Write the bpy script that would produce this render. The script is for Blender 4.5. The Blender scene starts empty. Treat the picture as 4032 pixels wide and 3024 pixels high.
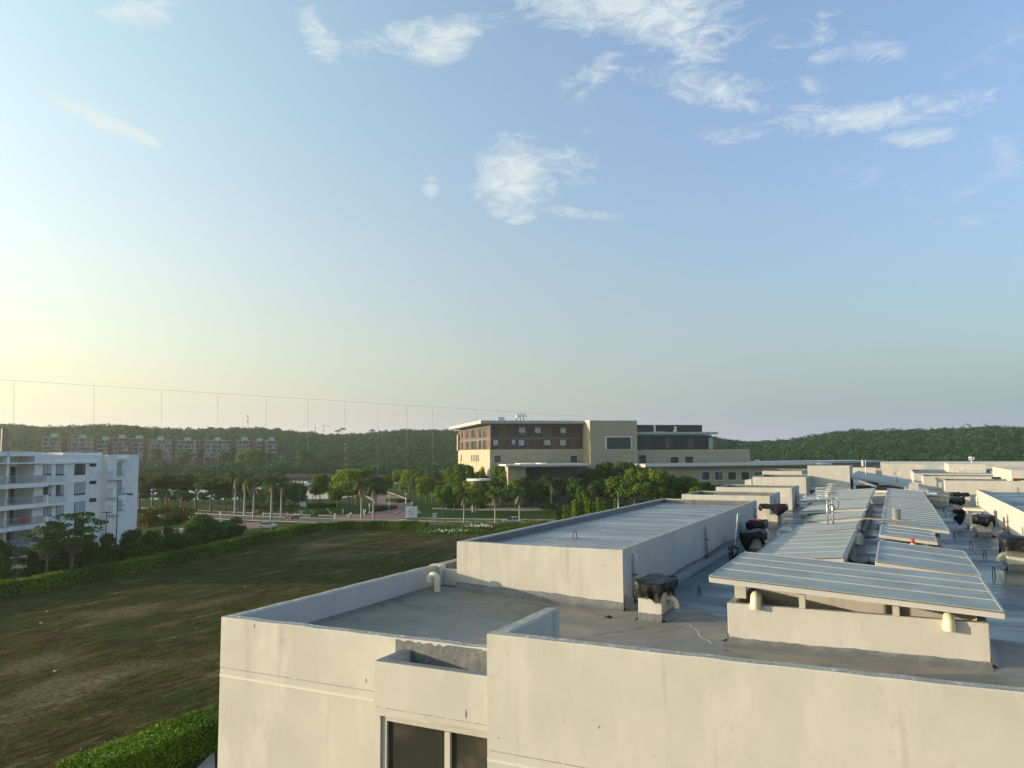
import bpy, bmesh, math, random
import numpy as np
from math import sin, cos, radians as R, pi, sqrt, atan2
from mathutils import Vector, Matrix, Quaternion

S = bpy.context.scene
COL = S.collection
# ------------------------------------------------------------------ camera
EYE = 3.0; GZ = -13.4; FP = 3040.0
PITCH, YAW, ROLL = R(5.07), R(26.2), R(0.4)
fw = Vector((-sin(YAW)*cos(PITCH), cos(YAW)*cos(PITCH), sin(PITCH)))
rt = Vector((cos(YAW), sin(YAW), 0)); up = rt.cross(fw)
rt, up = rt*cos(ROLL)-up*sin(ROLL), rt*sin(ROLL)+up*cos(ROLL)
CP = Vector((0, 0, EYE))
cam = bpy.data.cameras.new('camera'); co = bpy.data.objects.new('camera', cam); COL.objects.link(co)
co.matrix_world = Matrix(((rt.x, up.x, -fw.x, 0), (rt.y, up.y, -fw.y, 0), (rt.z, up.z, -fw.z, EYE), (0, 0, 0, 1)))
cam.sensor_width = 36; cam.lens = 36*FP/4032; cam.clip_start = .1; cam.clip_end = 8000
S.camera = co

def ray(x, y): return fw + rt*((x-2016)/FP) - up*((y-1512)/FP)
def atz(x, y, z=0.):
    d = ray(x, y); return CP + d*((z-EYE)/d.z)
def aty(x, y, Y):
    d = ray(x, y); return CP + d*(Y/d.y)
def atx(x, y, X):
    d = ray(x, y); return CP + d*(X/d.x)
def atd(x, y, dist): return CP + ray(x, y)*dist
def G(x, y): return atz(x, y, GZ)

# ------------------------------------------------------------------ light
SUN_EL = 8.9; SUN_AZ = 116.6          # degrees left of +Y
sd = Vector((-sin(R(SUN_AZ))*cos(R(SUN_EL)), cos(R(SUN_AZ))*cos(R(SUN_EL)), sin(R(SUN_EL))))
sl = bpy.data.lights.new('sun', 'SUN'); so = bpy.data.objects.new('sun', sl); COL.objects.link(so)
sl.energy = 3.1; sl.angle = R(0.6); sl.color = (1.0, .80, .57)
so.rotation_euler = (-sd).to_track_quat('-Z', 'Y').to_euler()
S.view_settings.view_transform = 'Standard'; S.view_settings.look = 'None'
S.view_settings.exposure = 1.2; S.view_settings.gamma = 1
W = bpy.data.worlds.new('World'); S.world = W; W.use_nodes = True
nt = W.node_tree; N = nt.nodes; LK = nt.links
for n in list(N): N.remove(n)
def nn(t, **k):
    n = N.new(t)
    for a, b in k.items(): setattr(n, a, b)
    return n
out = nn('ShaderNodeOutputWorld'); bg = nn('ShaderNodeBackground'); sky = nn('ShaderNodeTexSky')
sky.sky_type = 'NISHITA'; sky.sun_disc = False
sky.sun_elevation = R(SUN_EL); sky.sun_rotation = R(-SUN_AZ)
sky.air_density = 1.0; sky.dust_density = 1.6; sky.ozone_density = 2.0; sky.altitude = 0
SKYS = 0.13
bg.inputs[1].default_value = SKYS
tc = nn('ShaderNodeTexCoord')
GLOW, BAND, VEIL, SKYC, SKYL = (5.1, 2.15, 1.3), (2.1, 1.9, 2.5), (.85, 1.62, .25), (1.5, 1.34, 1.44), (-1.9, -1.45, -1.68)
def vm(op, a, b=None):
    n = nn('ShaderNodeVectorMath', operation=op)
    for i, v in enumerate((a, b)):
        if v is None: continue
        if isinstance(v, (tuple, Vector)): n.inputs[i].default_value = tuple(v)
        else: LK.new(v, n.inputs[i])
    return n.outputs['Value'] if op == 'DOT_PRODUCT' else n.outputs[0]
def mt(op, a, b=None, clamp=False):
    n = nn('ShaderNodeMath', operation=op); n.use_clamp = clamp
    for i, v in enumerate((a, b)):
        if v is None: continue
        if isinstance(v, (int, float)): n.inputs[i].default_value = v
        else: LK.new(v, n.inputs[i])
    return n.outputs[0]
dirv = vm('NORMALIZE', tc.outputs['Generated'])
K = 4032/2212
clouds = [  # x y half-width half-height tilt strength (screen degrees, converted to sky directions)
 (290,25,60,26,15,1.3),(345,5,50,15,0,.7),(690,75,32,62,-25,1.5),(860,80,110,30,-12,1.2),(960,85,80,38,-20,1.5),(1080,45,60,16,-20,.7),
 (1330,5,230,60,8,1.6),(1480,75,80,60,35,1.3),(1540,190,150,32,12,1.0),(1700,195,70,20,-10,.6),
 (1780,80,110,42,-5,.75),(1905,105,60,24,0,.9),(1840,255,260,26,-8,1.05),(1690,235,90,22,0,.7),(2080,215,60,8,-15,.6),
 (1290,150,55,26,-30,.8),(1235,190,30,30,60,.6),(235,265,105,14,27,2.0),(1110,385,80,78,38,1.75),(1190,345,110,30,8,.95),(1260,380,60,30,0,.6),
 (1180,455,140,14,5,.7),(930,405,18,22,0,1.2),(1035,390,40,20,0,.7),(1985,297,65,16,-5,.95),(2100,470,85,14,0,.55),(1990,410,170,45,10,.42),(2150,330,110,60,0,.35),
 (1285,275,30,13,-15,.7),(1600,300,30,8,0,.6),(1105,478,40,8,10,.7),(1330,318,16,10,0,.6),(2180,120,120,60,0,.3)]
acc = None
for (x, y, w, h, t, s_) in clouds:
    c = ray(x*K, y*K).normalized()
    e1 = (ray(x*K+20, y*K)-ray(x*K, y*K)).normalized(); e1 = (e1-c*e1.dot(c)).normalized()
    e2 = c.cross(e1).normalized()
    q = Quaternion(c, R(t)); 
    a1 = q @ e1; a2 = q @ e2
    sx, sy = w*K/FP, h*K/FP
    a = vm('DOT_PRODUCT', dirv, a1/sx); b = vm('DOT_PRODUCT', dirv, a2/sy)
    r2 = mt('ADD', mt('MULTIPLY', a, a), mt('MULTIPLY', b, b))
    m = mt('MULTIPLY', mt('SUBTRACT', 1.0, mt('MULTIPLY', r2, .55), clamp=True), s_)
    m = mt('MULTIPLY', m, mt('GREATER_THAN', vm('DOT_PRODUCT', dirv, c), 0.3))
    acc = m if acc is None else mt('MAXIMUM', acc, m)
nz = nn('ShaderNodeTexNoise'); nz.inputs['Scale'].default_value = 21; nz.inputs['Detail'].default_value = 9
nz.inputs['Roughness'].default_value = .70; nz.inputs['Distortion'].default_value = 1.1
LK.new(vm('MULTIPLY', dirv, (1, 1, 2.4)), nz.inputs['Vector'])
nz2 = nn('ShaderNodeTexNoise'); nz2.inputs['Scale'].default_value = 9; nz2.inputs['Detail'].default_value = 4; nz2.inputs['Distortion'].default_value = .8
LK.new(vm('MULTIPLY', dirv, (1, 1, 2.0)), nz2.inputs['Vector'])
nsum = mt('ADD', mt('MULTIPLY', mt('SUBTRACT', nz.outputs[0], .5), 2.9), mt('MULTIPLY', mt('SUBTRACT', nz2.outputs[0], .5), 1.3))
gate = mt('MULTIPLY', acc, 2.2, clamp=True)
dens = mt('MULTIPLY', mt('SUBTRACT', mt('ADD', mt('MULTIPLY', acc, .72), nsum), .28), .92, clamp=True)
dens = mt('MULTIPLY', mt('MULTIPLY', mt('POWER', dens, 1.15), gate), .80)
# hazy evening air: forward-scattered glow towards the sun and a pale band low over the horizon
def cmul(col, f):
    n = nn('ShaderNodeVectorMath', operation='SCALE'); n.inputs[0].default_value = col; LK.new(f, n.inputs['Scale']); return n.outputs[0]
sdot = vm('DOT_PRODUCT', dirv, sd)
fwd = mt('POWER', mt('MULTIPLY_ADD' if False else 'MULTIPLY', mt('ADD', sdot, 1.0), .5), 3.0)
zz = vm('DOT_PRODUCT', dirv, (0, 0, 1)); zpos = mt('MAXIMUM', zz, 0.0)
low = mt('POWER', 2.718, mt('MULTIPLY', zpos, -4.2)); vlow = mt('POWER', 2.718, mt('MULTIPLY', zpos, -9.0))
glow = cmul(GLOW, mt('MULTIPLY', fwd, low)); band = cmul(BAND, vlow); base_ = cmul(VEIL, mt('MULTIPLY', fwd, 1.0))
fac = vm('ADD', cmul(SKYL, low), SKYC)
skc = vm('ADD', vm('ADD', vm('MULTIPLY', sky.outputs[0], fac), glow), vm('ADD', band, base_))
mx = nn('ShaderNodeMix', data_type='RGBA')
LK.new(dens, mx.inputs[0]); LK.new(skc, mx.inputs[6])
mx.inputs[7].default_value = (2.7, 2.95, 2.9, 1)
LK.new(mx.outputs[2], bg.inputs[0]); LK.new(bg.outputs[0], out.inputs[0])

# ------------------------------------------------------------------ helpers
def tag(o, label=None, cat=None, group=None, kind=None):
    if label: o['label'] = label
    if cat: o['category'] = cat
    if group: o['group'] = group
    if kind: o['kind'] = kind
    return o
def thing(name, label, cat, loc, rz=0., group=None):
    o = bpy.data.objects.new(name, None); COL.objects.link(o); o.empty_display_size = .3
    o.location = loc; o.rotation_euler = (0, 0, rz)
    return tag(o, label, cat, group)
def rootmat(o):
    while o.parent: o = o.parent
    return Matrix.LocRotScale(o.location, o.rotation_euler, o.scale)
def link(name, me, mat, parent=None):
    o = bpy.data.objects.new(name, me); COL.objects.link(o); o.parent = parent
    if mat is not None and not me.materials: me.materials.append(mat)
    return o
class MB:
    def __init__(s, local=False): s.v = []; s.f = []; s.local = local; s.sm = []
    def add(s, vs, fs, smooth=False):
        b = len(s.v); s.v += [Vector(v) for v in vs]; s.f += [tuple(i+b for i in f) for f in fs]; s.sm += [smooth]*len(fs); return s
    def box(s, x0, y0, z0, x1, y1, z1, M=None):
        if x0 > x1: x0, x1 = x1, x0
        if y0 > y1: y0, y1 = y1, y0
        if z0 > z1: z0, z1 = z1, z0
        vs = [Vector(p) for p in ((x0,y0,z0),(x1,y0,z0),(x1,y1,z0),(x0,y1,z0),(x0,y0,z1),(x1,y0,z1),(x1,y1,z1),(x0,y1,z1))]
        if M: vs = [M @ v for v in vs]
        return s.add(vs, [(0,3,2,1),(4,5,6,7),(0,1,5,4),(1,2,6,5),(2,3,7,6),(3,0,4,7)])
    def hexa(s, b, t): return s.add(list(b)+list(t), [(0,3,2,1),(4,5,6,7),(0,1,5,4),(1,2,6,5),(2,3,7,6),(3,0,4,7)])
    def tube(s, path, r, n=10, cap=True):
        P = [Vector(p) for p in path]; rr = r if isinstance(r, (list, tuple)) else [r]*len(P)
        ref = None; rings = []
        for i, p in enumerate(P):
            t = (P[min(i+1, len(P)-1)]-P[max(i-1, 0)]).normalized()
            if ref is None: ref = t.orthogonal().normalized()
            ref = (ref - t*ref.dot(t)); ref = ref.normalized() if ref.length > 1e-6 else t.orthogonal().normalized()
            b = t.cross(ref); rings.append([p + (ref*cos(2*pi*k/n)+b*sin(2*pi*k/n))*rr[i] for k in range(n)])
        vs = [v for r_ in rings for v in r_]
        fs = [(i*n+k, i*n+(k+1) % n, (i+1)*n+(k+1) % n, (i+1)*n+k) for i in range(len(P)-1) for k in range(n)]
        s.add(vs, fs, True)
        if cap: s.add(rings[0][::-1]+rings[-1], [tuple(range(n)), tuple(range(n, 2*n))])
        return s
    def lathe(s, c, prof, n=16):
        c = Vector(c); vs = [c+Vector((r*cos(2*pi*k/n), r*sin(2*pi*k/n), z)) for r, z in prof for k in range(n)]
        return s.add(vs, [(i*n+k, i*n+(k+1) % n, (i+1)*n+(k+1) % n, (i+1)*n+k) for i in range(len(prof)-1) for k in range(n)], True)
    def prism(s, pts, d):
        n = len(pts); d = Vector(d); a = [Vector(p) for p in pts]; b = [p+d for p in a]
        return s.add(a+b, [tuple(range(n))[::-1], tuple(range(n, 2*n))]+[(i, (i+1) % n, n+(i+1) % n, n+i) for i in range(n)])
    def build(s, name, mat, parent=None, bevel=0, fix=True):
        vs = s.v
        if parent is not None and not s.local:
            Mi = rootmat(parent).inverted(); vs = [Mi @ v for v in vs]
        me = bpy.data.meshes.new(name); me.from_pydata([tuple(v) for v in vs], [], s.f)
        me.polygons.foreach_set('use_smooth', s.sm)
        if fix or bevel:
            bm = bmesh.new(); bm.from_mesh(me)
            bmesh.ops.remove_doubles(bm, verts=bm.verts, dist=1e-5)
            if bevel:
                es = [e for e in bm.edges if len(e.link_faces) == 2 and e.calc_face_angle(0) > .6]
                bmesh.ops.bevel(bm, geom=es, offset=bevel, segments=2, affect='EDGES', profile=.6)
            bmesh.ops.recalc_face_normals(bm, faces=bm.faces)
            bm.to_mesh(me); bm.free()
        return link(name, me, mat, parent)
def np_mesh(name, V, Fq, tint=None, smooth=False):
    me = bpy.data.meshes.new(name); V = np.asarray(V, np.float32); Fq = np.asarray(Fq, np.int32)
    me.vertices.add(len(V)); me.vertices.foreach_set('co', V.ravel())
    k = Fq.shape[1]; me.loops.add(Fq.size); me.loops.foreach_set('vertex_index', Fq.ravel())
    me.polygons.add(len(Fq)); me.polygons.foreach_set('loop_start', np.arange(0, Fq.size, k, dtype=np.int32))
    me.polygons.foreach_set('loop_total', np.full(len(Fq), k, np.int32))
    if smooth: me.polygons.foreach_set('use_smooth', np.ones(len(Fq), bool))
    me.update(calc_edges=True)
    if tint is not None:
        a = me.attributes.new('tint', 'FLOAT', 'POINT'); a.data.foreach_set('value', np.asarray(tint, np.float32))
    return me
def copy_tree(o, parent=None):
    c = o.copy(); COL.objects.link(c); c.parent = parent
    for ch in list(o.children): copy_tree(ch, c)
    return c

# ------------------------------------------------------------------ materials
def mat(name, base, rough=.7, noise=None, bump=None, metal=0., spec=None, extra=None, alpha=None, trans=None, coat=None, vec=None):
    """noise: list of (scale, detail, color, lo, hi[, xyz stretch]) layers mixed over the base; bump: (scale, strength, dist)"""
    m = bpy.data.materials.new(name); m.use_nodes = True; t = m.node_tree; b = t.nodes['Principled BSDF']
    b.inputs['Roughness'].default_value = rough; b.inputs['Metallic'].default_value = metal
    if spec is not None: b.inputs['Specular IOR Level'].default_value = spec
    cur = None
    tcn = t.nodes.new('ShaderNodeTexCoord')
    src = tcn.outputs['Object']
    for L in (noise or []):
        mp = t.nodes.new('ShaderNodeMapping'); t.links.new(src, mp.inputs[0])
        mp.inputs['Location'].default_value = (L[0]*3.1 % 7, L[0]*1.7 % 5, L[0] % 3)
        if len(L) > 5: mp.inputs['Scale'].default_value = L[5]
        n = t.nodes.new('ShaderNodeTexNoise'); n.inputs['Scale'].default_value = L[0]; n.inputs['Detail'].default_value = L[1]
        n.inputs['Roughness'].default_value = .6
        t.links.new(mp.outputs[0], n.inputs['Vector'])
        r = t.nodes.new('ShaderNodeMapRange'); r.inputs[1].default_value = L[3]; r.inputs[2].default_value = L[4]; t.links.new(n.outputs[0], r.inputs[0])
        x = t.nodes.new('ShaderNodeMix'); x.data_type = 'RGBA'; t.links.new(r.outputs[0], x.inputs[0])
        if cur is None: x.inputs[6].default_value = (*base, 1)
        else: t.links.new(cur, x.inputs[6])
        x.inputs[7].default_value = (*L[2], 1); cur = x.outputs[2]
    if cur is None: b.inputs['Base Color'].default_value = (*base, 1)
    else: t.links.new(cur, b.inputs['Base Color'])
    if bump:
        nb = None
        for (sc, st, di) in (bump if isinstance(bump, list) else [bump]):
            n = t.nodes.new('ShaderNodeTexNoise'); n.inputs['Scale'].default_value = sc; n.inputs['Detail'].default_value = 5
            t.links.new(src, n.inputs['Vector'])
            bb = t.nodes.new('ShaderNodeBump'); bb.inputs['Strength'].default_value = st; bb.inputs['Distance'].default_value = di
            t.links.new(n.outputs[0], bb.inputs['Height'])
            if nb: t.links.new(nb, bb.inputs['Normal'])
            nb = bb.outputs[0]
        t.links.new(nb, b.inputs['Normal'])
    if alpha is not None: b.inputs['Alpha'].default_value = alpha
    if coat: b.inputs['Coat Weight'].default_value = coat
    if extra: extra(m, t, b)
    return m
def rough_noise(sc, lo, hi, a=.4, b_=.6, stretch=(1, 1, 1)):
    def f(m, t, b):
        tcn = t.nodes.new('ShaderNodeTexCoord'); mp = t.nodes.new('ShaderNodeMapping'); mp.inputs['Scale'].default_value = stretch
        n = t.nodes.new('ShaderNodeTexNoise'); n.inputs['Scale'].default_value = sc; n.inputs['Detail'].default_value = 5
        r = t.nodes.new('ShaderNodeMapRange'); r.inputs[1].default_value = a; r.inputs[2].default_value = b_; r.inputs[3].default_value = lo; r.inputs[4].default_value = hi
        t.links.new(tcn.outputs['Object'], mp.inputs[0]); t.links.new(mp.outputs[0], n.inputs['Vector']); t.links.new(n.outputs[0], r.inputs[0]); t.links.new(r.outputs[0], b.inputs['Roughness'])
    return f
def leafmat(name, dark, light, third=None, tr=.35):
    m = bpy.data.materials.new(name); m.use_nodes = True; t = m.node_tree; b = t.nodes['Principled BSDF']
    b.inputs['Roughness'].default_value = .6; b.inputs['Specular IOR Level'].default_value = .08
    a = t.nodes.new('ShaderNodeAttribute'); a.attribute_name = 'tint'
    oi = t.nodes.new('ShaderNodeObjectInfo')
    ad = t.nodes.new('ShaderNodeMath'); ad.operation = 'MULTIPLY_ADD'; t.links.new(oi.outputs['Random'], ad.inputs[0]); ad.inputs[1].default_value = .3; 
    sb = t.nodes.new('ShaderNodeMath'); sb.operation = 'SUBTRACT'; t.links.new(a.outputs['Fac'], sb.inputs[0]); sb.inputs[1].default_value = .15; t.links.new(sb.outputs[0], ad.inputs[2])
    r = t.nodes.new('ShaderNodeValToRGB'); t.links.new(ad.outputs[0], r.inputs[0])
    r.color_ramp.elements[0].color = (*dark, 1); r.color_ramp.elements[1].color = (*light, 1)
    r.color_ramp.elements[0].position = 0; r.color_ramp.elements[1].position = .85
    if third:
        e = r.color_ramp.elements.new(.93); e.color = (*third, 1)
    t.links.new(r.outputs[0], b.inputs['Base Color'])
    tl = t.nodes.new('ShaderNodeBsdfTranslucent'); t.links.new(r.outputs[0], tl.inputs[0])
    mxs = t.nodes.new('ShaderNodeMixShader'); mxs.inputs[0].default_value = tr
    t.links.new(b.outputs[0], mxs.inputs[1]); t.links.new(tl.outputs[0], mxs.inputs[2])
    t.links.new(mxs.outputs[0], t.nodes['Material Output'].inputs[0])
    return m
M = {}
M['stucco'] = mat('stucco', (.475, .455, .405), .88, [(.7, 6, (.43, .41, .365), .42, .62), (2.2, 6, (.51, .487, .435), .5, .68, (1, 1, .35)), (1.6, 8, (.325, .30, .26), .58, .78, (2.6, 2.6, .16)), (9, 3, (.42, .398, .35), .60, .76), (3.4, 9, (.30, .275, .23), .75, .85, (3.2, 3.2, .12))], [(46, .22, .006), (7, .1, .006)])
M['stucco_white'] = mat('stucco_white', (.47, .465, .44), .85, [(1.1, 6, (.43, .425, .40), .45, .65), (5, 6, (.37, .37, .35), .62, .8, (1, 1, .3))], [(30, .3, .01)])
M['cap'] = mat('cap', (.31, .31, .27), .85, [(5, 6, (.26, .26, .24), .4, .62), (13, 5, (.70, .68, .62), .60, .66)], [(22, .6, .02)])
M['cap_light'] = mat('cap_light', (.33, .32, .28), .85, [(5, 6, (.25, .245, .21), .4, .62), (13, 5, (.60, .58, .52), .60, .66)], [(22, .5, .02)])
M['tar'] = mat('tar', (.115, .125, .125), .5, [(3, 6, (.17, .17, .16), .45, .65), (18, 4, (.09, .1, .1), .5, .7)], [(12, .5, .02), (50, .2, .005)])
M['membrane'] = mat('membrane', (.048, .078, .098), .4, [(.8, 7, (.085, .11, .12), .44, .64, (.6, 1.6, 1)), (4, 6, (.04, .062, .08), .52, .72), (1.5, 8, (.20, .21, .20), .67, .78, (.35, 2.2, 1))],
    [(1.3, .25, .05), (9, .2, .012)], extra=rough_noise(.55, .2, .5, .38, .62, (.6, 1.8, 1)), spec=.4)
M['membrane_matt'] = mat('membrane_matt', (.185, .172, .145), .6, [(.8, 7, (.24, .212, .168), .42, .62), (4, 6, (.13, .135, .13), .52, .72), (1.1, 9, (.09, .10, .10), .60, .68, (1, 1.8, 1)), (2.2, 8, (.27, .255, .22), .66, .8, (.4, 1.5, 1))],
    [(1.3, .25, .05), (14, .25, .012)], extra=rough_noise(.55, .42, .7, .38, .62), spec=.2)
M['deck_light'] = mat('deck_light', (.15, .165, .17), .4, [(.5, 7, (.23, .24, .24), .42, .6, (.35, 1.8, 1)), (3, 6, (.12, .13, .135), .5, .7)], [(1.6, .25, .03), (12, .15, .01)], extra=rough_noise(.7, .22, .5, .4, .6, (.5, 1.6, 1)))
M['bar'] = mat('bar_metal', (.40, .39, .35), .5, [(2, 5, (.33, .32, .29), .5, .7)])
M['poly'] = mat('polycarbonate', (.30, .325, .305), .5, [(1.2, 6, (.25, .275, .26), .4, .65), (7, 5, (.35, .37, .345), .56, .75), (1.0, 8, (.21, .225, .205), .62, .72, (.4, 2.5, 1))], (3, .04, .01), extra=rough_noise(1.2, .34, .6), spec=.22)
M['alu'] = mat('white_metal', (.47, .46, .42), .45, [(2, 5, (.42, .41, .38), .5, .7)])
M['gasket'] = mat('gasket', (.05, .05, .055), .6)
M['pvc'] = mat('pvc', (.70, .66, .44), .35, [(7, 4, (.60, .57, .40), .5, .7)])
M['pvc_grey'] = mat('pvc_grey', (.50, .51, .49), .45, [(7, 4, (.40, .40, .38), .5, .7)])
M['plastic'] = mat('black_plastic', (.008, .009, .010), .42, [(6, 4, (.018, .019, .02), .5, .7)], [(6, .6, .06), (20, .3, .015)], spec=.22)
M['rust'] = mat('rust', (.10, .055, .035), .9, [(40, 4, (.16, .09, .05), .5, .7)])
M['dark'] = mat('dark', (.025, .026, .028), .6)
M['steel'] = mat('steel', (.55, .56, .55), .35, metal=.8)
M['galv'] = mat('galvanised', (.45, .47, .46), .42, [(9, 6, (.62, .62, .58), .5, .65), (25, 4, (.2, .2, .19), .6, .75)], metal=.7)
M['white'] = mat('white_paint', (.72, .72, .70), .5, [(3, 4, (.6, .6, .58), .5, .75)])
M['bright'] = mat('bright_white', (.68, .67, .64), .5)
M['red'] = mat('red', (.55, .03, .04), .5)
M['blue'] = mat('blue', (.02, .07, .30), .5)
M['navy'] = mat('navy', (.02, .03, .07), .6)
M['glass_dark'] = mat('glass_dark', (.035, .036, .034), .12, [(1.2, 3, (.07, .065, .05), .5, .6)], (1.1, .05, .02))
M['glass_house'] = mat('window_glass', (.05, .06, .06), .15, [(.35, 1, (.12, .14, .14), .5, .56, (1, 1, .1))])
M['curtain'] = mat('curtain', (.42, .44, .43), .8, [(5, 2, (.30, .31, .31), .45, .6, (1, 1, .02))])
M['tint_glass'] = mat('rail_glass', (.30, .37, .36), .12, alpha=.16)
M['apt'] = mat('apartment_paint', (.80, .785, .73), .8, [(.5, 6, (.68, .68, .65), .45, .65), (.8, 6, (.56, .56, .53), .6, .8, (1.5, 1.5, .2))])
def courses(m, t, b):
    tcn = t.nodes.new('ShaderNodeTexCoord'); br = t.nodes.new('ShaderNodeTexBrick')
    mp = t.nodes.new('ShaderNodeMapping'); mp.inputs['Rotation'].default_value = (R(90), 0, 0)
    # horizontal courses on vertical walls: brick X = along the wall, brick Y = height
    cx = t.nodes.new('ShaderNodeCombineXYZ'); sx = t.nodes.new('ShaderNodeSeparateXYZ'); t.links.new(tcn.outputs['Object'], sx.inputs[0])
    ad = t.nodes.new('ShaderNodeMath'); ad.operation = 'ADD'; t.links.new(sx.outputs[0], ad.inputs[0]); t.links.new(sx.outputs[1], ad.inputs[1])
    t.links.new(ad.outputs[0], cx.inputs[0]); t.links.new(sx.outputs[2], cx.inputs[1]); t.links.new(cx.outputs[0], br.inputs['Vector'])
    br.inputs['Scale'].default_value = 1.0; br.inputs['Brick Width'].default_value = 1.5; br.inputs['Row Height'].default_value = .5
    br.inputs['Mortar Size'].default_value = .045; br.inputs['Color1'].default_value = (.50, .42, .28, 1); br.inputs['Color2'].default_value = (.42, .355, .245, 1); br.inputs['Mortar'].default_value = (.27, .23, .17, 1)
    n = t.nodes.new('ShaderNodeTexNoise'); n.inputs['Scale'].default_value = .35; n.inputs['Detail'].default_value = 6; t.links.new(tcn.outputs['Object'], n.inputs['Vector'])
    r = t.nodes.new('ShaderNodeMapRange'); r.inputs[1].default_value = .4; r.inputs[2].default_value = .7; r.inputs[3].default_value = 0; r.inputs[4].default_value = .5; t.links.new(n.outputs[0], r.inputs[0])
    x = t.nodes.new('ShaderNodeMix'); x.data_type = 'RGBA'; t.links.new(r.outputs[0], x.inputs[0]); t.links.new(br.outputs[0], x.inputs[6]); x.inputs[7].default_value = (.33, .30, .24, 1)
    t.links.new(x.outputs[2], b.inputs['Base Color'])
M['stone'] = mat('coursed_stone', (.45, .38, .26), .85, extra=courses)
M['clad'] = mat('brown_cladding', (.075, .05, .04), .6, [(.3, 3, (.11, .065, .045), .45, .6, (1, 1, .05)), (3, 2, (.08, .05, .04), .5, .6, (1, 1, .05))])
M['clad_red'] = mat('red_brick_panel', (.125, .075, .052), .7, [(1, 4, (.2, .09, .055), .5, .7)])
M['clad_dark'] = mat('dark_cladding', (.035, .028, .028), .35)
M['belt'] = mat('grey_belt', (.12, .115, .10), .7)
M['concrete'] = mat('concrete', (.42, .41, .37), .85, [(1, 6, (.33, .32, .29), .45, .65)])
M['roof_teal'] = mat('roof_metal', (.34, .40, .40), .35, [(.5, 4, (.45, .5, .5), .5, .65)])
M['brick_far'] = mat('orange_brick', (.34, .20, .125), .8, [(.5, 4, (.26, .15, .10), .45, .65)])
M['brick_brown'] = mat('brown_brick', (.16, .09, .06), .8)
M['asphalt'] = mat('asphalt', (.045, .046, .05), .9, [(.15, 6, (.08, .08, .08), .45, .65), (3, 5, (.045, .045, .05), .5, .7)], (30, .2, .01))
M['brickroad'] = mat('red_paving', (.20, .105, .09), .8, [(.12, 6, (.15, .085, .08), .42, .62), (2, 5, (.24, .13, .11), .5, .7)])
M['kerb'] = mat('kerb', (.33, .31, .25), .85, [(.6, 5, (.26, .24, .19), .45, .65)])
M['dirt'] = mat('dirt', (.14, .11, .06), .95, [(.3, 6, (.07, .075, .03), .45, .6)], spec=.03)
M['water'] = mat('water', (.34, .37, .36), .22, bump=[(.5, 1., .5), (2.2, .8, .2)])
M['sand'] = mat('sand', (.50, .40, .25), .95)
M['trunk'] = mat('bark', (.14, .11, .085), .9, [(4, 5, (.09, .07, .055), .45, .65)])
M['palmtrunk'] = mat('palm_trunk', (.30, .28, .24), .85, [(6, 5, (.20, .18, .155), .45, .65, (.4, .4, 4))])
M['signwhite'] = mat('sign_white', (.75, .76, .76), .5)
M['skin'] = mat('skin', (.30, .18, .12), .6)
M['hair'] = mat('hair', (.02, .015, .012), .6)
M['tyre'] = mat('tyre', (.02, .02, .02), .8)
M['carwhite'] = mat('car_paint_white', (.62, .64, .66), .25, coat=.5)
M['carblack'] = mat('car_paint_black', (.02, .02, .024), .25, coat=.5)
M['carsilver'] = mat('car_paint_silver', (.36, .36, .36), .3, coat=.5, metal=.3)
M['carglass'] = mat('car_glass', (.012, .014, .016), .08)
M['leaf'] = leafmat('leaf', (.035, .085, .010), (.13, .215, .020), tr=.3)
M['leaf_y'] = leafmat('leaf_yellow', (.065, .12, .008), (.22, .28, .018), tr=.35)
M['leaf_d'] = leafmat('leaf_dark', (.028, .072, .012), (.085, .15, .020), tr=.25)
M['forest'] = leafmat('forest_leaf', (.010, .044, .014), (.040, .088, .020), tr=.2)
M['flame'] = leafmat('flame_leaf', (.028, .06, .012), (.10, .13, .022), (.20, .07, .025), tr=.3)
M['hedge'] = leafmat('hedge_leaf', (.045, .105, .008), (.17, .27, .018), tr=.22)
M['frond'] = leafmat('palm_frond', (.025, .05, .014), (.10, .13, .03), tr=.3)
M['deadfrond'] = mat('dead_frond', (.20, .155, .10), .9)
M['grassblade'] = leafmat('grass_blade', (.08, .075, .03), (.13, .11, .05), tr=.3)
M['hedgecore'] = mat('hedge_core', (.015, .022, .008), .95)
M['lawn'] = mat('lawn', (.035, .08, .012), .95, [(.05, 7, (.07, .075, .018), .45, .62), (.9, 6, (.03, .042, .014), .5, .7)], (3, .6, .1), spec=.03)
HAZE = 0.0002
# ================================================================== ground, field, roads, lake
M['field'] = mat('field_grass', (.062, .060, .015), .95, [
    (.035, 5, (.030, .056, .010), .45, .58), (.22, 7, (.085, .066, .022), .46, .62, (1.6, .55, 1)), (.9, 8, (.030, .027, .008), .46, .60, (1.6, .5, 1)),
    (.085, 8, (.135, .108, .052), .53, .63, (1.0, .45, 1)), (.42, 8, (.17, .135, .072), .57, .68, (1.8, .35, 1)), (.07, 4, (.026, .062, .012), .57, .67, (1, .6, 1)), (3.5, 6, (.024, .021, .006), .48, .64, (1.8, .6, 1)), (14, 4, (.10, .08, .036), .60, .72, (1.5, .7, 1))],
    [(1.4, .5, .12), (7, .5, .03)], spec=.02)
M['forestfloor'] = mat('forest_floor', (.022, .032, .012), .95, [(.05, 5, (.04, .05, .018), .45, .65)])

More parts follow.
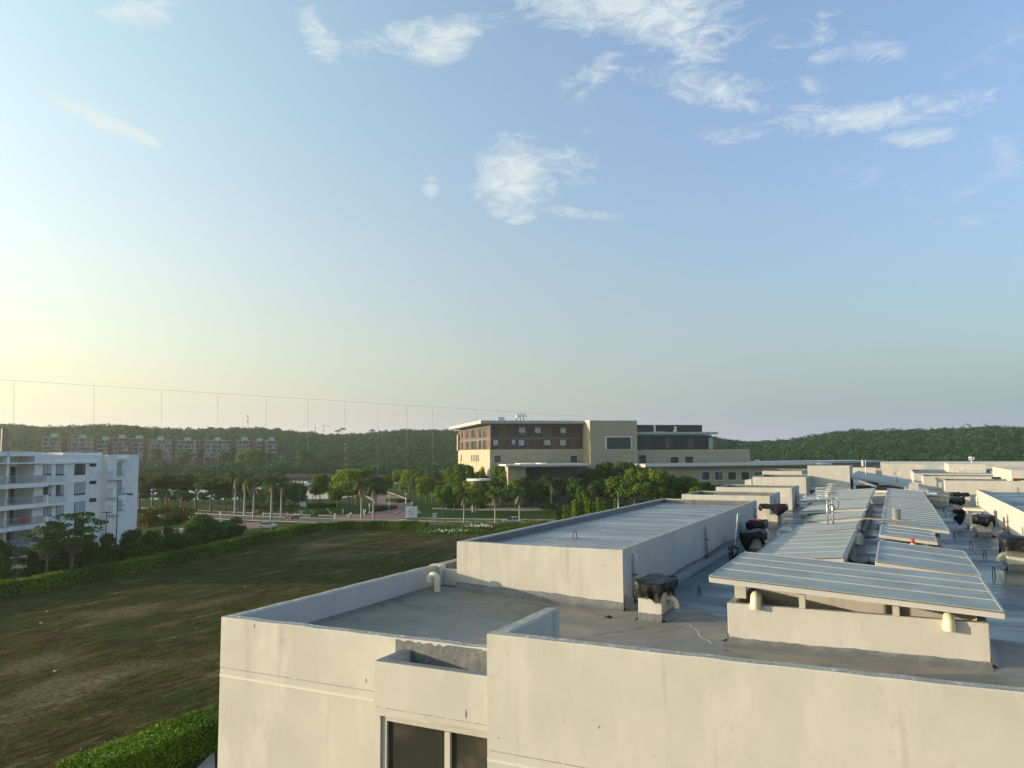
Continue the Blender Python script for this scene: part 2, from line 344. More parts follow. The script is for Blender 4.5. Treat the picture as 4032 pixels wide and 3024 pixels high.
def hill(r, az):          # terrain height over GZ at distance r, azimuth az (deg right of the camera's heading)
    lo = 0 if az < -33 else 1
    top = 19 + 3*sin(az*.23+1) + 2.0*sin(az*.61)
    if az > 8: top += min(1, (az-8)/8.)*-13.5 + 3.5*math.exp(-((az-28)/6.)**2)
    r1, r2 = 500., 900.
    if az > 6: r1, r2 = 430., 760.
    t = min(1, max(0, (r-r1)/(r2-r1)));  t = t*t*(3-2*t)
    h = t*(top + 12.6)
    t2 = min(1, max(0, (r-940)/500.)); h += 12*math.exp(-((az+33.6)/2.3)**2)*max(0., min(1, (r-700)/350.)) + t2*4
    return h
nr, na = 90, 240
V = []; F = []
radii = [2+ (i/nr)**2.0*1500 for i in range(nr)]
for i, r in enumerate(radii):
    for j in range(na):
        a = -180+360*j/na; w = R(-26.2+0) ; A = R(a)-YAW
        V.append((r*sin(A), r*cos(A), GZ+hill(r, a)))
for i in range(nr-1):
    for j in range(na):
        F.append((i*na+j, i*na+(j+1) % na, (i+1)*na+(j+1) % na, (i+1)*na+j))
me = bpy.data.meshes.new('ground'); me.from_pydata(V+[(0, 0, GZ)], [], [f[::-1] for f in F]+[(j, (j+1) % na, nr*na) for j in range(na)]); me.update()
me.materials.append(M['lawn']); me.materials.append(M['forestfloor'])
for p in me.polygons:
    c = p.center
    if c.x*c.x+c.y*c.y > 420**2: p.material_index = 1
bm = bmesh.new(); bm.from_mesh(me); bmesh.ops.recalc_face_normals(bm, faces=bm.faces)
if bm.faces[0].normal.z < 0: bmesh.ops.reverse_faces(bm, faces=bm.faces)
bm.to_mesh(me); bm.free()
tag(link('ground', me, None), kind='structure')

def sheet(name, pts, z, m, kind='structure'):
    b = MB(); b.add([(p[0], p[1], GZ+z) for p in pts], [tuple(range(len(pts)))])
    o = b.build(name, m, fix=False); 
    if o.data.polygons[0].normal.z < 0: o.data.flip_normals()
    return tag(o, kind=kind)
def gp(*L): return [G(x, y) for x, y in L]
def ribbon(name, line, w0, w1, z, m, h=None, kind='structure'):
    """a strip along a ground polyline, from offset w0 to w1 (left positive); h gives a raised body"""
    P = [Vector((p[0], p[1], 0)) for p in line]; b = MB(); vs = []
    for i, p in enumerate(P):
        t = (P[min(i+1, len(P)-1)]-P[max(i-1, 0)]).normalized(); n = Vector((-t.y, t.x, 0))
        for w in (w0, w1):
            q = p+n*w; vs.append((q.x, q.y, GZ+z))
    k = len(P)
    b.add(vs, [(2*i, 2*i+1, 2*i+3, 2*i+2) for i in range(k-1)])
    if h:
        b2 = [(x, y, GZ-.02) for x, y, _ in vs]; b.add(vs+b2, [(2*i, 2*i+2, 2*k+2*i+2, 2*k+2*i) for i in range(k-1)]+[(2*i+1, 2*i+3, 2*k+2*i+3, 2*k+2*i+1) for i in range(k-1)])
    o = b.build(name, m)
    return tag(o, kind=kind) if kind else o
def smooth(pts, n=6):
    out = []
    P = [Vector(p) for p in pts]
    for i in range(len(P)-1):
        a, b_, c, d = P[max(i-1, 0)], P[i], P[i+1], P[min(i+2, len(P)-1)]
        for k in range(n):
            t = k/n; out.append(.5*((2*b_)+(-a+c)*t+(2*a-5*b_+4*c-d)*t*t+(-a+3*b_-3*c+d)*t**3))
    return out+[P[-1]]

hedge1 = smooth([(-88, 20, 0), (-94.5, 57, 0), (-98, 80, 0), (-104, 100, 0), (-109.5, 120, 0), (-111, 130, 0), (-107, 137, 0), (-100, 140.5, 0), (-91, 143, 0)], 5)
sheet('field', [(-88, 10, 0), (-94, 57, 0), (-98, 80, 0), (-104, 100, 0), (-109, 120, 0), (-111, 131, 0), (-100, 141, 0), (-80, 146, 0), (-40, 152, 0), (-5, 150, 0), (-5, 5, 0), (-30, 5, 0)], .02, M['field'])

# avenue of asphalt crossing behind the field, with kerbs, verges and sidewalks
av = [(-330, 150, 0), (-250, 152, 0), (-200, 153, 0), (-150, 150.5, 0), (-107, 154, 0), (-76, 160, 0), (-30, 170, 0), (60, 190, 0)]
av = smooth(av, 5)
ribbon('avenue', av, -5.0, 5.0, .024, M['asphalt'])
ribbon('verge', av, 5.5, 12.5, .022, M['dirt'])
ribbon('verge', av, -11, -5.4, .022, M['lawn'])
ribbon('kerb', av, 5.0, 5.45, .14, M['kerb'], h=1)
ribbon('kerb', av, -5.4, -5.0, .14, M['kerb'], h=1)
ribbon('sidewalk', av, 12.5, 14.4, .06, M['kerb'], h=1)
# red paved side street and its forecourt
br = smooth([G(1330, 2047), G(1440, 2035), G(1480, 2018), G(1530, 2000), G(1545, 1980), G(1510, 1957), G(1460, 1935), G(1440, 1918), G(1430, 1905)], 6)
ribbon('paved_street', br, -6.2, 5.5, .062, M['brickroad'])
ribbon('kerb', br[8:], -6.6, -6.2, .22, M['kerb'], h=1)
ribbon('kerb', br[14:], 5.5, 5.9, .2, M['kerb'], h=1)
sheet('paved_crossing', gp((1310, 2052), (1330, 2032), (1640, 2000), (1660, 2020), (1600, 2034), (1570, 2052)), .066, M['brickroad'])
sheet('paved_crossing', gp((560, 2105), (900, 2090), (1080, 2075), (1080, 2058), (900, 2058), (780, 2078)), .07, M['brickroad'])
sheet('path', gp((1960, 2000), (2070, 1992), (2260, 1988), (2260, 2005), (2070, 2012), (1880, 2010), (1700, 2005), (1700, 1999)), .03, M['kerb'])
sheet('path', gp((2050, 1985), (2230, 1975), (2330, 1985), (2330, 1999), (2060, 2003)), .05, M['brickroad'])
sheet('path', gp((742, 3060), (846, 2955), (846, 3300), (640, 3300)), .03, M['kerb'])
sheet('path', gp((500, 2132), (660, 2085), (760, 2078), (770, 2088), (640, 2110), (520, 2150)), .075, M['kerb'])
sheet('lake', gp((380, 1967), (1000, 1967), (1170, 1966), (1320, 1964), (1400, 1955), (1470, 1915), (1540, 1907), (1600, 1900), (1600, 1888), (1300, 1888), (300, 1891)), .03, M['water'])
sheet('beach', gp((1165, 1932), (1200, 1921), (1310, 1940), (1400, 1948), (1330, 1966), (1250, 1956), (1190, 1944)), .05, M['sand'])

# ================================================================== near apartment building
XR = 3.38
NB = thing('apartment_building', 'near cream rendered block with blue grey flat roof filling the foreground', 'building', (-3, 9, GZ))
def deckz(x, y): 
    return .17*min(1, max(0, (-4.7-x)/3.9)) if y < 33 else 0.
def rough_wall(name, p0, p1, z0, z1, th, m, parent, capm=None, seg=.25, amp=.006, capo=.004, seed=0):
    """rendered wall from p0 to p1 (xy), thickness to the left, with an uneven top edge and a worn coping"""
    rnd = random.Random(seed+int(p0[0]*10)); a = Vector((p0[0], p0[1], 0)); b_ = Vector((p1[0], p1[1], 0)); L = (b_-a).length; t = (b_-a)/L; n = Vector((-t.y, t.x, 0))
    k = max(2, int(L/seg)); mb = MB(); cp_ = MB(); vs = []; cs = []
    for i in range(k+1):
        p = a+t*(L*i/k); e = (lambda: rnd.uniform(-amp, amp)) if 0 < i < k else (lambda: 0.)
        r = .012
        zt = z1+e()
        row = [p+Vector((0, 0, z0)), p+Vector((0, 0, zt-r))+n*0, p+n*(r+e()*.6)+Vector((0, 0, zt)), p+n*(th-r+e()*.6)+Vector((0, 0, zt)), p+n*th+Vector((0, 0, zt-r)), p+n*th+Vector((0, 0, z0))]
        vs += row
        c0 = r+.004+abs(e())*2.0; c1 = th-r-.004-abs(e())*2.0
        cs += [p+n*c0+Vector((0, 0, zt+capo)), p+n*c1+Vector((0, 0, zt+capo))]
    fs = []
    for i in range(k):
        for j in range(5): fs.append((i*6+j, (i+1)*6+j, (i+1)*6+j+1, i*6+j+1))
    fs += [(0, 1, 2, 3, 4, 5), tuple(k*6+j for j in (5, 4, 3, 2, 1, 0))]
    mb.add(vs, fs); o = mb.build(name, m, parent)
    if capm:
        cp_.add(cs, [(2*i, 2*i+1, 2*i+3, 2*i+2) for i in range(k)]); cp_.build('coping', capm, o)
    return o
def tar_skirt(p0, p1, h, parent, m=None, out_=.10, seed=1, zf=None, jag=.022, seg=.10):
    """painted waterproofing upstand with a ragged top edge; the wall lies to the left of p0->p1, the roof to the right"""
    rnd = random.Random(seed); a = Vector((p0[0], p0[1], 0)); b_ = Vector((p1[0], p1[1], 0)); L = (b_-a).length; t = (b_-a)/L; n = Vector((t.y, -t.x, 0))
    k = max(3, int(L/seg)); vs = []; w = 0
    for i in range(k+1):
        p = a+t*(L*i/k); w = w*.8+rnd.uniform(-jag, jag); z = zf(p.x, p.y) if zf else 0.
        vs += [p+n*.0035+Vector((0, 0, z+h+w+rnd.uniform(-.006, .006))), p+n*.012+Vector((0, 0, z+h*.45)), p+n*out_+Vector((0, 0, z+.012)), p+n*(out_+.05+rnd.uniform(0, .03))+Vector((0, 0, z+.003))]
    fs = [(i*4+j, i*4+j+1, (i+1)*4+j+1, (i+1)*4+j) for i in range(k) for j in range(3)]
    mb = MB(); mb.add(vs, fs, True); return mb.build('tar_skirt', m or M['tar'], parent, fix=False)
XA, YL, ZA = -9.12, 8.65, .585
YD, ZD, XD = 7.98, .935, -4.27
# left front wall, opening for the sliding window under the ledge
lw = rough_wall('front_wall', (XA, YL), (XD+.1, YL), -.42, ZA, .17, M['stucco'], NB, M['cap'], seed=3)
b = MB(); b.box(XA, YL, GZ, -6.22, YL+.17, -.4205); b.box(-6.22, YL, GZ, -4.2, YL+.17, -2.9); b.build('front_wall', M['stucco'], NB)
M['trim'] = mat('trim', (.56, .54, .48), .7)
MB().box(XA, YL-.007, -.272, -6.2, YL+.01, -.242).build('wall_trim', M['trim'], NB)
MB().box(XA, YL-.003, -.148, -6.2, YL+.01, -.136).build('wall_joint', M['cap'], NB)
# wall painted with tar above the ledge
tw = MB(); rnd = random.Random(4); xs = [-5.98+i*.06 for i in range(int(1.75/.06)+1)]; vs = []
for i, x in enumerate(xs): vs += [(x+rnd.uniform(-.01, .01), YL-.004, .15), (x+rnd.uniform(-.01, .01), YL-.004, ZA-.012-rnd.random()**3*.05)]
tw.add(vs, [(2*i, 2*i+2, 2*i+3, 2*i+1) for i in range(len(xs)-1)]); tw.build('tar_coating', M['tar'], NB, fix=False)
# ledge box
lg = MB(); x0, x1, y0, y1, zt, zb = -5.87, XD+.01, 8.03, YL-.006, .45, -.16
lg.box(x0, y0, zb, x1, y0+.12, zt); lg.box(x0, y0+.12, zb, x0+.12, y1, zt); lg.box(x0+.12, y0+.12, zb, x1, y1, .10); lb = lg.build('window_ledge', M['stucco'], NB)
cc = MB(); cc.box(x0+.006, y0+.006, zt, x1, y0+.118, zt+.004); cc.box(x0+.006, y0+.118, zt, x0+.116, y1, zt+.0045); cc.build('coping', M['tar'], lb)
MB().box(x0+.1205, y0+.1205, .10, x1, y1, .106).build('tar_lining', M['tar'], lb)
MB().box(x0-.002, y0-.003, -.098, x1, y0, -.088).build('wall_joint', M['cap'], lb)
# sliding window
wn = MB(); wn.box(-6.22, YL+.03, -.50, -4.2, YL+.10, -.42); wn.box(-6.22, YL+.03, -2.9, -6.14, YL+.10, -.50); wn.box(-5.25, YL+.02, -2.9, -5.17, YL+.09, -.505); wo = wn.build('sliding_window', M['alu'], NB, bevel=.004)
MB().box(-6.14, YL+.07, -2.9, -5.25, YL+.075, -.5).build('pane', M['glass_dark'], wo); MB().box(-5.17, YL+.06, -2.9, -4.2, YL+.065, -.5).build('pane', M['glass_dark'], wo)
MB().box(-6.3, YL-.04, -.42, -4.25, YL+.04, -.35).build('window_head', M['stucco'], NB)
# projecting right block with stub return wall
rough_wall('front_wall', (XD, YD), (14, YD), GZ, ZD, .17, M['stucco'], NB, M['cap_light'], seed=9)
rough_wall('return_wall', (XD+.19, YD+.17), (XD+.19, 9.66), GZ, ZD-.002, .19, M['stucco'], NB, M['cap_light'], seed=11)
MB().box(XD, YD-.007, -.46, -3.3, YD+.01, -.43).build('wall_trim', M['trim'], NB)
MB().box(XD, YD-.003, -.345, 12, YD+.01, -.335).build('wall_joint', M['cap'], NB)
wn = MB(); wn.box(-3.29, YD-.012, -.46, -1.9, YD+.01, -.42); wn.box(-3.29, YD-.012, -1.3, -3.25, YD+.01, -.46); w2 = wn.build('window_frame', M['dark'], NB); MB().box(-3.25, YD-.005, -1.3, -1.9, YD+.005, -.46).build('pane', M['glass_dark'], w2)
# left parapet with its pier and cross wall
rough_wall('side_parapet', (XA+.17, YL+.17), (XA+.17, 14.45), GZ, ZA-.002, .17, M['stucco_white'], NB, M['cap_light'], seed=5)
rough_wall('side_parapet', (XA+.13, 14.66), (XA+.13, 57), GZ, ZA-.004, .15, M['stucco_white'], NB, M['cap_light'], seed=6)
MB().box(XA-.01, 14.45, GZ, XA+.27, 14.66, ZA+.012).build('pier', M['stucco_white'], NB, bevel=.01)
MB().box(XA+.27, 14.56, -.2, -8.36, 14.70, .50).build('cross_wall', M['stucco_white'], NB, bevel=.012)
MB().box(XA+.132, 14.72, .1, XA+.14, 30, .56).build('tar_coating', M['tar'], NB)
tar_skirt((XA+.172, 14.4), (XA+.172, YL+.2), .07, NB, seed=8, zf=deckz, out_=.05)[:0] if False else tar_skirt((XA+.172, 14.4), (XA+.172, YL+.2), .07, NB, seed=8, zf=deckz, out_=.05)
# main roof deck
xs = [XA+.16]+[-9+i*.5 for i in range(0, 25)]+[XR+.02]; ys = [8.82+i*.5 for i in range(0, 99)]
vs = [(x, y, deckz(x, y)+.006*sin(x*1.7+y*.6)+.005*sin(y*1.3-x)) for y in ys for x in xs]; nx = len(xs)
d = MB(); d.add(vs, [(j*nx+i, j*nx+i+1, (j+1)*nx+i+1, (j+1)*nx+i) for j in range(len(ys)-1) for i in range(nx-1)], True)
DK = d.build('roof_deck', M['membrane'], NB, fix=False)
# front strip of the roof is matt and drier than the wet part behind
xs2 = [XA+.175]+[-9+i*.4 for i in range(1, 12)]+[XD+.04, XD+.06]+[-9+i*.4 for i in range(12, 31)]; 
def fy(x): return 14.28 if x < -4.72 else (14.9 if x < -3.3 else 14.55+.12*sin(x*2.1))
vs = []; ny = 16
for x in xs2:
    for j in range(ny+1):
        ys_ = 8.78 if x < XD+.05 else 8.12; y = ys_+(fy(x)-ys_)*j/ny; vs.append((x, y, deckz(x, y)+.006*sin(x*1.7+y*.6)+.005*sin(y*1.3-x)+.012))
d = MB(); n1 = ny+1; d.add(vs, [(i*n1+j, (i+1)*n1+j, (i+1)*n1+j+1, i*n1+j+1) for i in range(len(xs2)-1) for j in range(ny)], True)
d.build('roof_deck', M['membrane_matt'], NB, fix=False)

# stair housings ---------------------------------------------------
def housing(x0, x1, y0, y1, zt, parent, deckdz=.17, th=.13, m='stucco', deck='deck_light', seed=1, base=0, zf=None, inner=True):
    h = MB(local=False)
    o = rough_wall('stair_housing', (x0, y0), (x1, y0), base-.05, zt, th, M[m], parent, M['cap_light'], seed=seed)
    rest = MB(); e = .0
    o2 = rough_wall('side_wall', (x1-.0, y0+th), (x1-.0, y1-th), base-.05, zt-.001, th, M[m], o, None, seed=seed+1) if False else None
    w = MB(); w.box(x1-th, y0+th+.0005, base-.05, x1, y1-th-.0005, zt); w.box(x0, y0+th+.0005, base-.05, x0+th, y1-th-.0005, zt); w.box(x0, y1-th, base-.05, x1, y1, zt)
    w.build('side_wall', M[m], o)
    c = MB(); k = .004; c.box(x1-th+.014, y0+th*.6, zt, x1-.014, y1-.01, zt+k+.001); c.box(x0+.014, y0+th*.6, zt, x0+th-.014, y1-.01, zt+k+.0012); c.box(x0+th, y1-th+.01, zt, x1-th, y1-.01, zt+k)
    c.build('coping', M['cap_light'], o)
    MB().box(x0+th, y0+th, zt-deckdz-.05, x1-th, y1-th, zt-deckdz).build('deck', M[deck], o)
    if inner:
        i_ = MB(); q = .003; i_.box(x0+th, y0+th, zt-deckdz, x0+th+q, y1-th, zt-.02); i_.box(x0+th+q, y1-th-q, zt-deckdz, x1-th, y1-th, zt-.02); i_.build('tar_lining', M['tar'], o)
    return o
h1 = housing(-8.36, -4.72, 14.30, 30.4, 1.135, NB, .15, seed=21)
tar_skirt((-8.37, 14.30), (-4.70, 14.30), .15, h1, seed=3, zf=lambda x, y: deckz(x, y)-.0, jag=.008)
tar_skirt((-4.718, 14.28), (-4.718, 30.4), .20, h1, seed=4, out_=.14, jag=.02, seg=.16)
tar_skirt((-4.69, 14.30), (-4.55, 14.40), .32, h1, seed=44, out_=.05, jag=.05, seg=.03)
h2 = housing(-8.36, -4.70, 33.6, 36.9, 1.135, NB, .22, seed=31); tar_skirt((-4.698, 33.6), (-4.698, 36.9), .12, h2, seed=5); tar_skirt((-8.3, 33.6), (-4.7, 33.6), .12, h2, seed=51)
h3 = housing(-8.40, -4.66, 41.0, 44.3, 1.135, NB, .22, seed=41); tar_skirt((-4.658, 41), (-4.658, 44.3), .12, h3, seed=6); tar_skirt((-8.3, 41.), (-4.7, 41.), .08, h3, seed=61)
# right wing: long wall with its own higher roof
rw = MB(); rw.box(XR, 8.2, -.1, 12.5, 42.3, 1.02); wg = rw.build('right_wing', M['stucco'], NB)
MB().box(XR+.16, 8.3, 1.02, 12.4, 42.15, 1.03).build('deck', M['membrane'], wg)
rough_wall('parapet', (XR+.003, 42.28), (XR+.003, 8.2), .9, 1.12, .14, M['stucco'], wg, M['tar'], seed=12)
rough_wall('parapet', (12.4, 42.3), (XR+.15, 42.3), .9, 1.115, .14, M['stucco'], wg, M['cap'], seed=13)
tar_skirt((XR-.002, 42.3), (XR-.002, 8.2), .22, wg, seed=14, out_=.16, seg=.2)
# ================================================================== rooftop skylight canopies
def canopy(label, x0, x1, y0, y1, zl, zr, bx0, bx1, by0, by1, hb=.60, bays=4, posts=(), curb=True, tarf=True, group='translucent skylight canopies over the roof shafts', seed=1, low=False):
    t = thing('skylight_canopy', label, 'skylight', ((x0+x1)/2, (y0+y1)/2, 0), 0, group)
    zf = lambda x: zl+(zr-zl)*(x-x0)/(x1-x0)
    f = MB()
    def bar(xa, ya, xb, yb, h, up_=0., w=0.03):
        dx, dy = xb-xa, yb-ya; L = sqrt(dx*dx+dy*dy); nx_, ny_ = -dy/L*w, dx/L*w
        pts = [(xa-nx_, ya-ny_), (xb-nx_, yb-ny_), (xb+nx_, yb+ny_), (xa+nx_, ya+ny_)]
        f.hexa([(p[0], p[1], zf(p[0])-h) for p in pts], [(p[0], p[1], zf(p[0])+up_) for p in pts])
    w = .02
    bar(x0, y0, x1, y0, .105, -.012, w); bar(x0, y1, x1, y1, .105, -.012, w)
    bar(x0, y0+w, x0, y1-w, .104, -.013, w); bar(x1, y0+w, x1, y1-w, .104, -.013, w)
    f.build('frame', M['alu'], t)
    g = MB(); e = .01
    g.hexa([(x0+e, y0-.035, zf(x0)-.011), (x1-e, y0-.035, zf(x1)-.011), (x1-e, y1+.01, zf(x1)-.011), (x0+e, y1+.01, zf(x0)-.011)],
           [(x0+e, y0-.035, zf(x0)+.004), (x1-e, y0-.035, zf(x1)+.004), (x1-e, y1+.01, zf(x1)+.004), (x0+e, y1+.01, zf(x0)+.004)])
    g.build('panel', M['poly'], t)
    gk = MB(); gk.hexa([(x0, y0-.038, zf(x0)-.022), (x1, y0-.038, zf(x1)-.022), (x1, y0-.012, zf(x1)-.022), (x0, y0-.012, zf(x0)-.022)],
           [(x0, y0-.038, zf(x0)-.0112), (x1, y0-.038, zf(x1)-.0112), (x1, y0-.012, zf(x1)-.0112), (x0, y0-.012, zf(x0)-.0112)]); gk.build('gasket', M['gasket'], t)
    r = MB()
    def rib(xa, ya, xb, yb, w=.0055):
        dx, dy = xb-xa, yb-ya; L = sqrt(dx*dx+dy*dy); nx_, ny_ = -dy/L*w, dx/L*w
        pts = [(xa-nx_, ya-ny_), (xb-nx_, yb-ny_), (xb+nx_, yb+ny_), (xa+nx_, ya+ny_)]
        r.hexa([(p[0], p[1], zf(p[0])+.0045) for p in pts], [(p[0], p[1], zf(p[0])+.016) for p in pts])
    for k in range(1, bays+1): rib(x0+.02, y0+(y1-y0)*k/bays-.02, x1-.02, y0+(y1-y0)*k/bays-.02)
    rib(x0+.025, y0, x0+.025, y1-.05, .005); rib(x1-.025, y0, x1-.025, y1-.05, .005)
    r.build('glazing_bar', M['bar'], t)
    if curb:
        th = .12; c = MB(); c.box(bx0, by0, -.05, bx1, by0+th, hb); c.box(bx0, by1-th, -.05, bx1, by1, hb); c.box(bx0, by0+th, -.05, bx0+th, by1-th, hb); c.box(bx1-th, by0+th, -.05, bx1, by1-th, hb)
        co_ = c.build('curb_wall', M['stucco'], t, bevel=.012)
        k = MB(); k.box(bx0+.015, by0+.015, hb, bx1-.015, by0+th-.012, hb+.003); k.box(bx0+.015, by0+th-.012, hb, bx0+th-.012, by1-.015, hb+.0031); k.box(bx1-th+.012, by0+th-.012, hb, bx1-.015, by1-.015, hb+.0031); k.build('coping', M['cap'], co_)
        MB().box(bx0+th, by0+th, 0.02, bx1-th, by1-th, .05).build('shaft_bottom', M['tar'], co_)
        if tarf: tar_skirt((bx0-.01, by0), (bx1+.01, by0), .085, co_, seed=seed, out_=.34, jag=.007); tar_skirt((bx1, by0-.01), (bx1, by1), .13, co_, seed=seed+3); tar_skirt((bx0, by1), (bx0, by0-.01), .13, co_, seed=seed+4)
    for (px_, py_, wx, wy) in posts:
        MB().box(px_-wx, py_-wy, hb+.001, px_+wx, py_+wy, zf(px_)-.08).build('post', M['alu'], t)
    return t
c1 = canopy('largest skylight canopy in the foreground, tilted down to the right on a cream curb wall', -2.70, 1.24, 12.52, 15.60, 1.045, .815, -2.48, 1.07, 12.70, 14.52, .60, 4, [(-2.36, 13.25, .09, .05), (-1.36, 12.76, .045, .045), (-.08, 12.76, .045, .045), (1.0, 13.9, .045, .045), (-2.40, 14.45, .045, .045)], seed=71)
# inner lower shelves of the shaft under the first canopy
for q in ((-2.30, 12.83, .3, -1.46, 13.02, .565), (.38, 12.83, .3, .94, 13.0, .56)): MB().box(*q).build('inner_shelf', M['stucco'], c1)
canopy('ribbed skylight canopy left of the gutter, right behind the largest one, sloping left', -2.9, -1.0, 17.05, 22.75, .70, .87, -2.6, -1.22, 17.3, 22.6, .58, 6, [(-1.32, 17.4, .05, .05)], seed=72)
canopy('short skylight canopy carrying the twin antenna poles', -2.72, -1.0, 22.9, 25.2, .73, .92, -2.5, -1.22, 23.2, 25.0, .58, 2, [], seed=73)
canopy('wide skylight canopy just behind the twin antenna poles', -2.70, -.98, 26.8, 29.4, .72, .92, -2.5, -1.22, 27.0, 29.3, .58, 3, [(-2.3, 27.1, .05, .05), (-1.4, 27.1, .05, .05)], seed=74)
canopy('left row skylight canopy with a pale fascia between the antenna and the tall cream block', -3.3, -1.0, 31.4, 37.0, .70, .9, -3.1, -1.22, 31.6, 36.9, .58, 7, [(-1.3, 36.0, .05, .05)], seed=75)
canopy('farthest left row skylight canopy below the tall cream block, open on posts', -4.05, -1.02, 37.6, 47.0, .70, .9, -3.6, -1.25, 37.9, 46.8, .58, 9, [(-3.5, 38.0, .06, .06)], seed=76)
canopy('wide skylight canopy right of the roof gutter, second from the front', -.40, 1.32, 16.45, 20.1, .90, .73, -.22, 1.1, 16.8, 19.9, .55, 3, [], seed=77)
c8 = canopy('small skylight canopy behind the red wrapped pipe', -.42, .86, 22.0, 24.6, .88, .75, -.2, 1.1, 22.3, 24.8, .42, 3, [(-.12, 22.4, .05, .05), (.62, 22.4, .05, .05)], seed=78)
canopy('skylight canopy right of the gutter with the dented paint can on its near edge', -.42, 1.30, 25.3, 31.6, .88, .73, -.2, 1.1, 25.6, 31.4, .5, 7, [], seed=79)
canopy('right row skylight canopy behind the one with the paint can', -.42, 1.30, 31.8, 38.0, .9, .75, -.2, 1.1, 32, 37.8, .5, 7, [], seed=80)
canopy('farthest right row skylight canopy in front of the louvred vent', -.40, 1.28, 38.2, 47.0, .92, .77, -.2, 1.1, 38.4, 46.8, .5, 8, [], seed=81)

# pipes -------------------------------------------------------------
def arc(c, r, a0, a1, u, v, n=8): return [Vector(c)+Vector(u)*r*cos(a0+(a1-a0)*i/n)+Vector(v)*r*sin(a0+(a1-a0)*i/n) for i in range(n+1)]
def hook_pipe(label, x, y, z0, dx, dy, h=.12, r=.055, rb=.075, drop=.14, group='cream vent pipes bent over the shaft walls', m='pvc'):
    t = thing('vent_pipe', label, 'pipe', (x, y, z0), 0, group); d = Vector((dx, dy, 0)).normalized()
    p = [Vector((x, y, z0)), Vector((x, y, z0+h))]+arc(Vector((x, y, z0+h))+d*rb, rb, pi, 0, d, (0, 0, 1))
    p.append(p[-1]-Vector((0, 0, drop)))
    MB().tube(p, r, 14, cap=False).build('pipe', M[m], t)
    e = p[-1]; MB().tube([e+Vector((0, 0, .09)), e-Vector((0, 0, .012))], r+.006, 14, cap=False).build('collar', M[m], t)
    MB().tube([e+Vector((0, 0, .05)), e+Vector((0, 0, .049))], r-.002, 14).build('mouth', M['dark'], t)
    return t
hook_pipe('cream hooked vent pipe over the left end of the largest skylight curb', -2.04, 12.84, .45, 0, -1, .20, .078, .085, .085)
hook_pipe('cream hooked vent pipe over the right end of the largest skylight curb', .60, 12.82, .42, -.1, -1, .14, .078, .08, .08)
hook_pipe('cream hooked vent pipe with a reddish foot in the corner of the left roof', -8.50, 13.75, .165, -1, -.25, .27, .062, .08, .05)
hook_pipe('short cream stub pipe beside the red wrapped pipe', .5, 21.7, .3, .1, 1, .3, .04, .02, .05)
def gooseneck(label, x, y, z0, z1, dx, m='pvc_grey'):
    t = thing('overflow_pipe', label, 'pipe', (x, y, z0), 0, 'gooseneck pipes clamped to the stair housing walls'); s_ = dx
    X = x+s_*.07
    p = [Vector((X, y, z0)), Vector((X, y, z1-.06))]+arc((X-s_*.055, y, z1-.06), .055, 0, pi/2, (s_, 0, 0), (0, 0, 1), 5)
    p.append(Vector((x-s_*.02, y, z1-.005)))
    MB().tube(p, .028, 10).build('pipe', M[m], t)
    MB().tube([(X-s_*.04, y-.045, z0), (X-s_*.04, y-.045, z1-.08)], .008, 8).build('rod', M['belt'], t)
    for z in (z0+.08, z0+(z1-z0)*.6): MB().box(x, y-.05, z-.01, X+s_*.034, y+.045, z+.01).build('clamp', M['gasket'], t)
for i, (y, za, zb) in enumerate([(14.9, .02, .985), (21.4, .10, .96), (29.6, .1, .95)]):
    gooseneck(['gooseneck pipe on the grey side wall beside the nearest bagged duct', 'gooseneck pipe midway along the long grey side wall', 'gooseneck pipe at the far end of the long grey side wall'][i], -4.72, y, za, zb, 1)
gooseneck('gooseneck pipe on the second stair housing from the front', -4.70, 34.9, .1, .95, 1)
gooseneck('gooseneck pipe on the third stair housing from the front', -4.66, 42.4, .1, .95, 1)
gooseneck('cream gooseneck pipe at the far end of the sunlit right wall', XR, 41.6, .1, .86, -1, 'pvc')
gooseneck('cream gooseneck pipe in the middle of the sunlit right wall', XR, 31.2, .1, .86, -1, 'pvc')

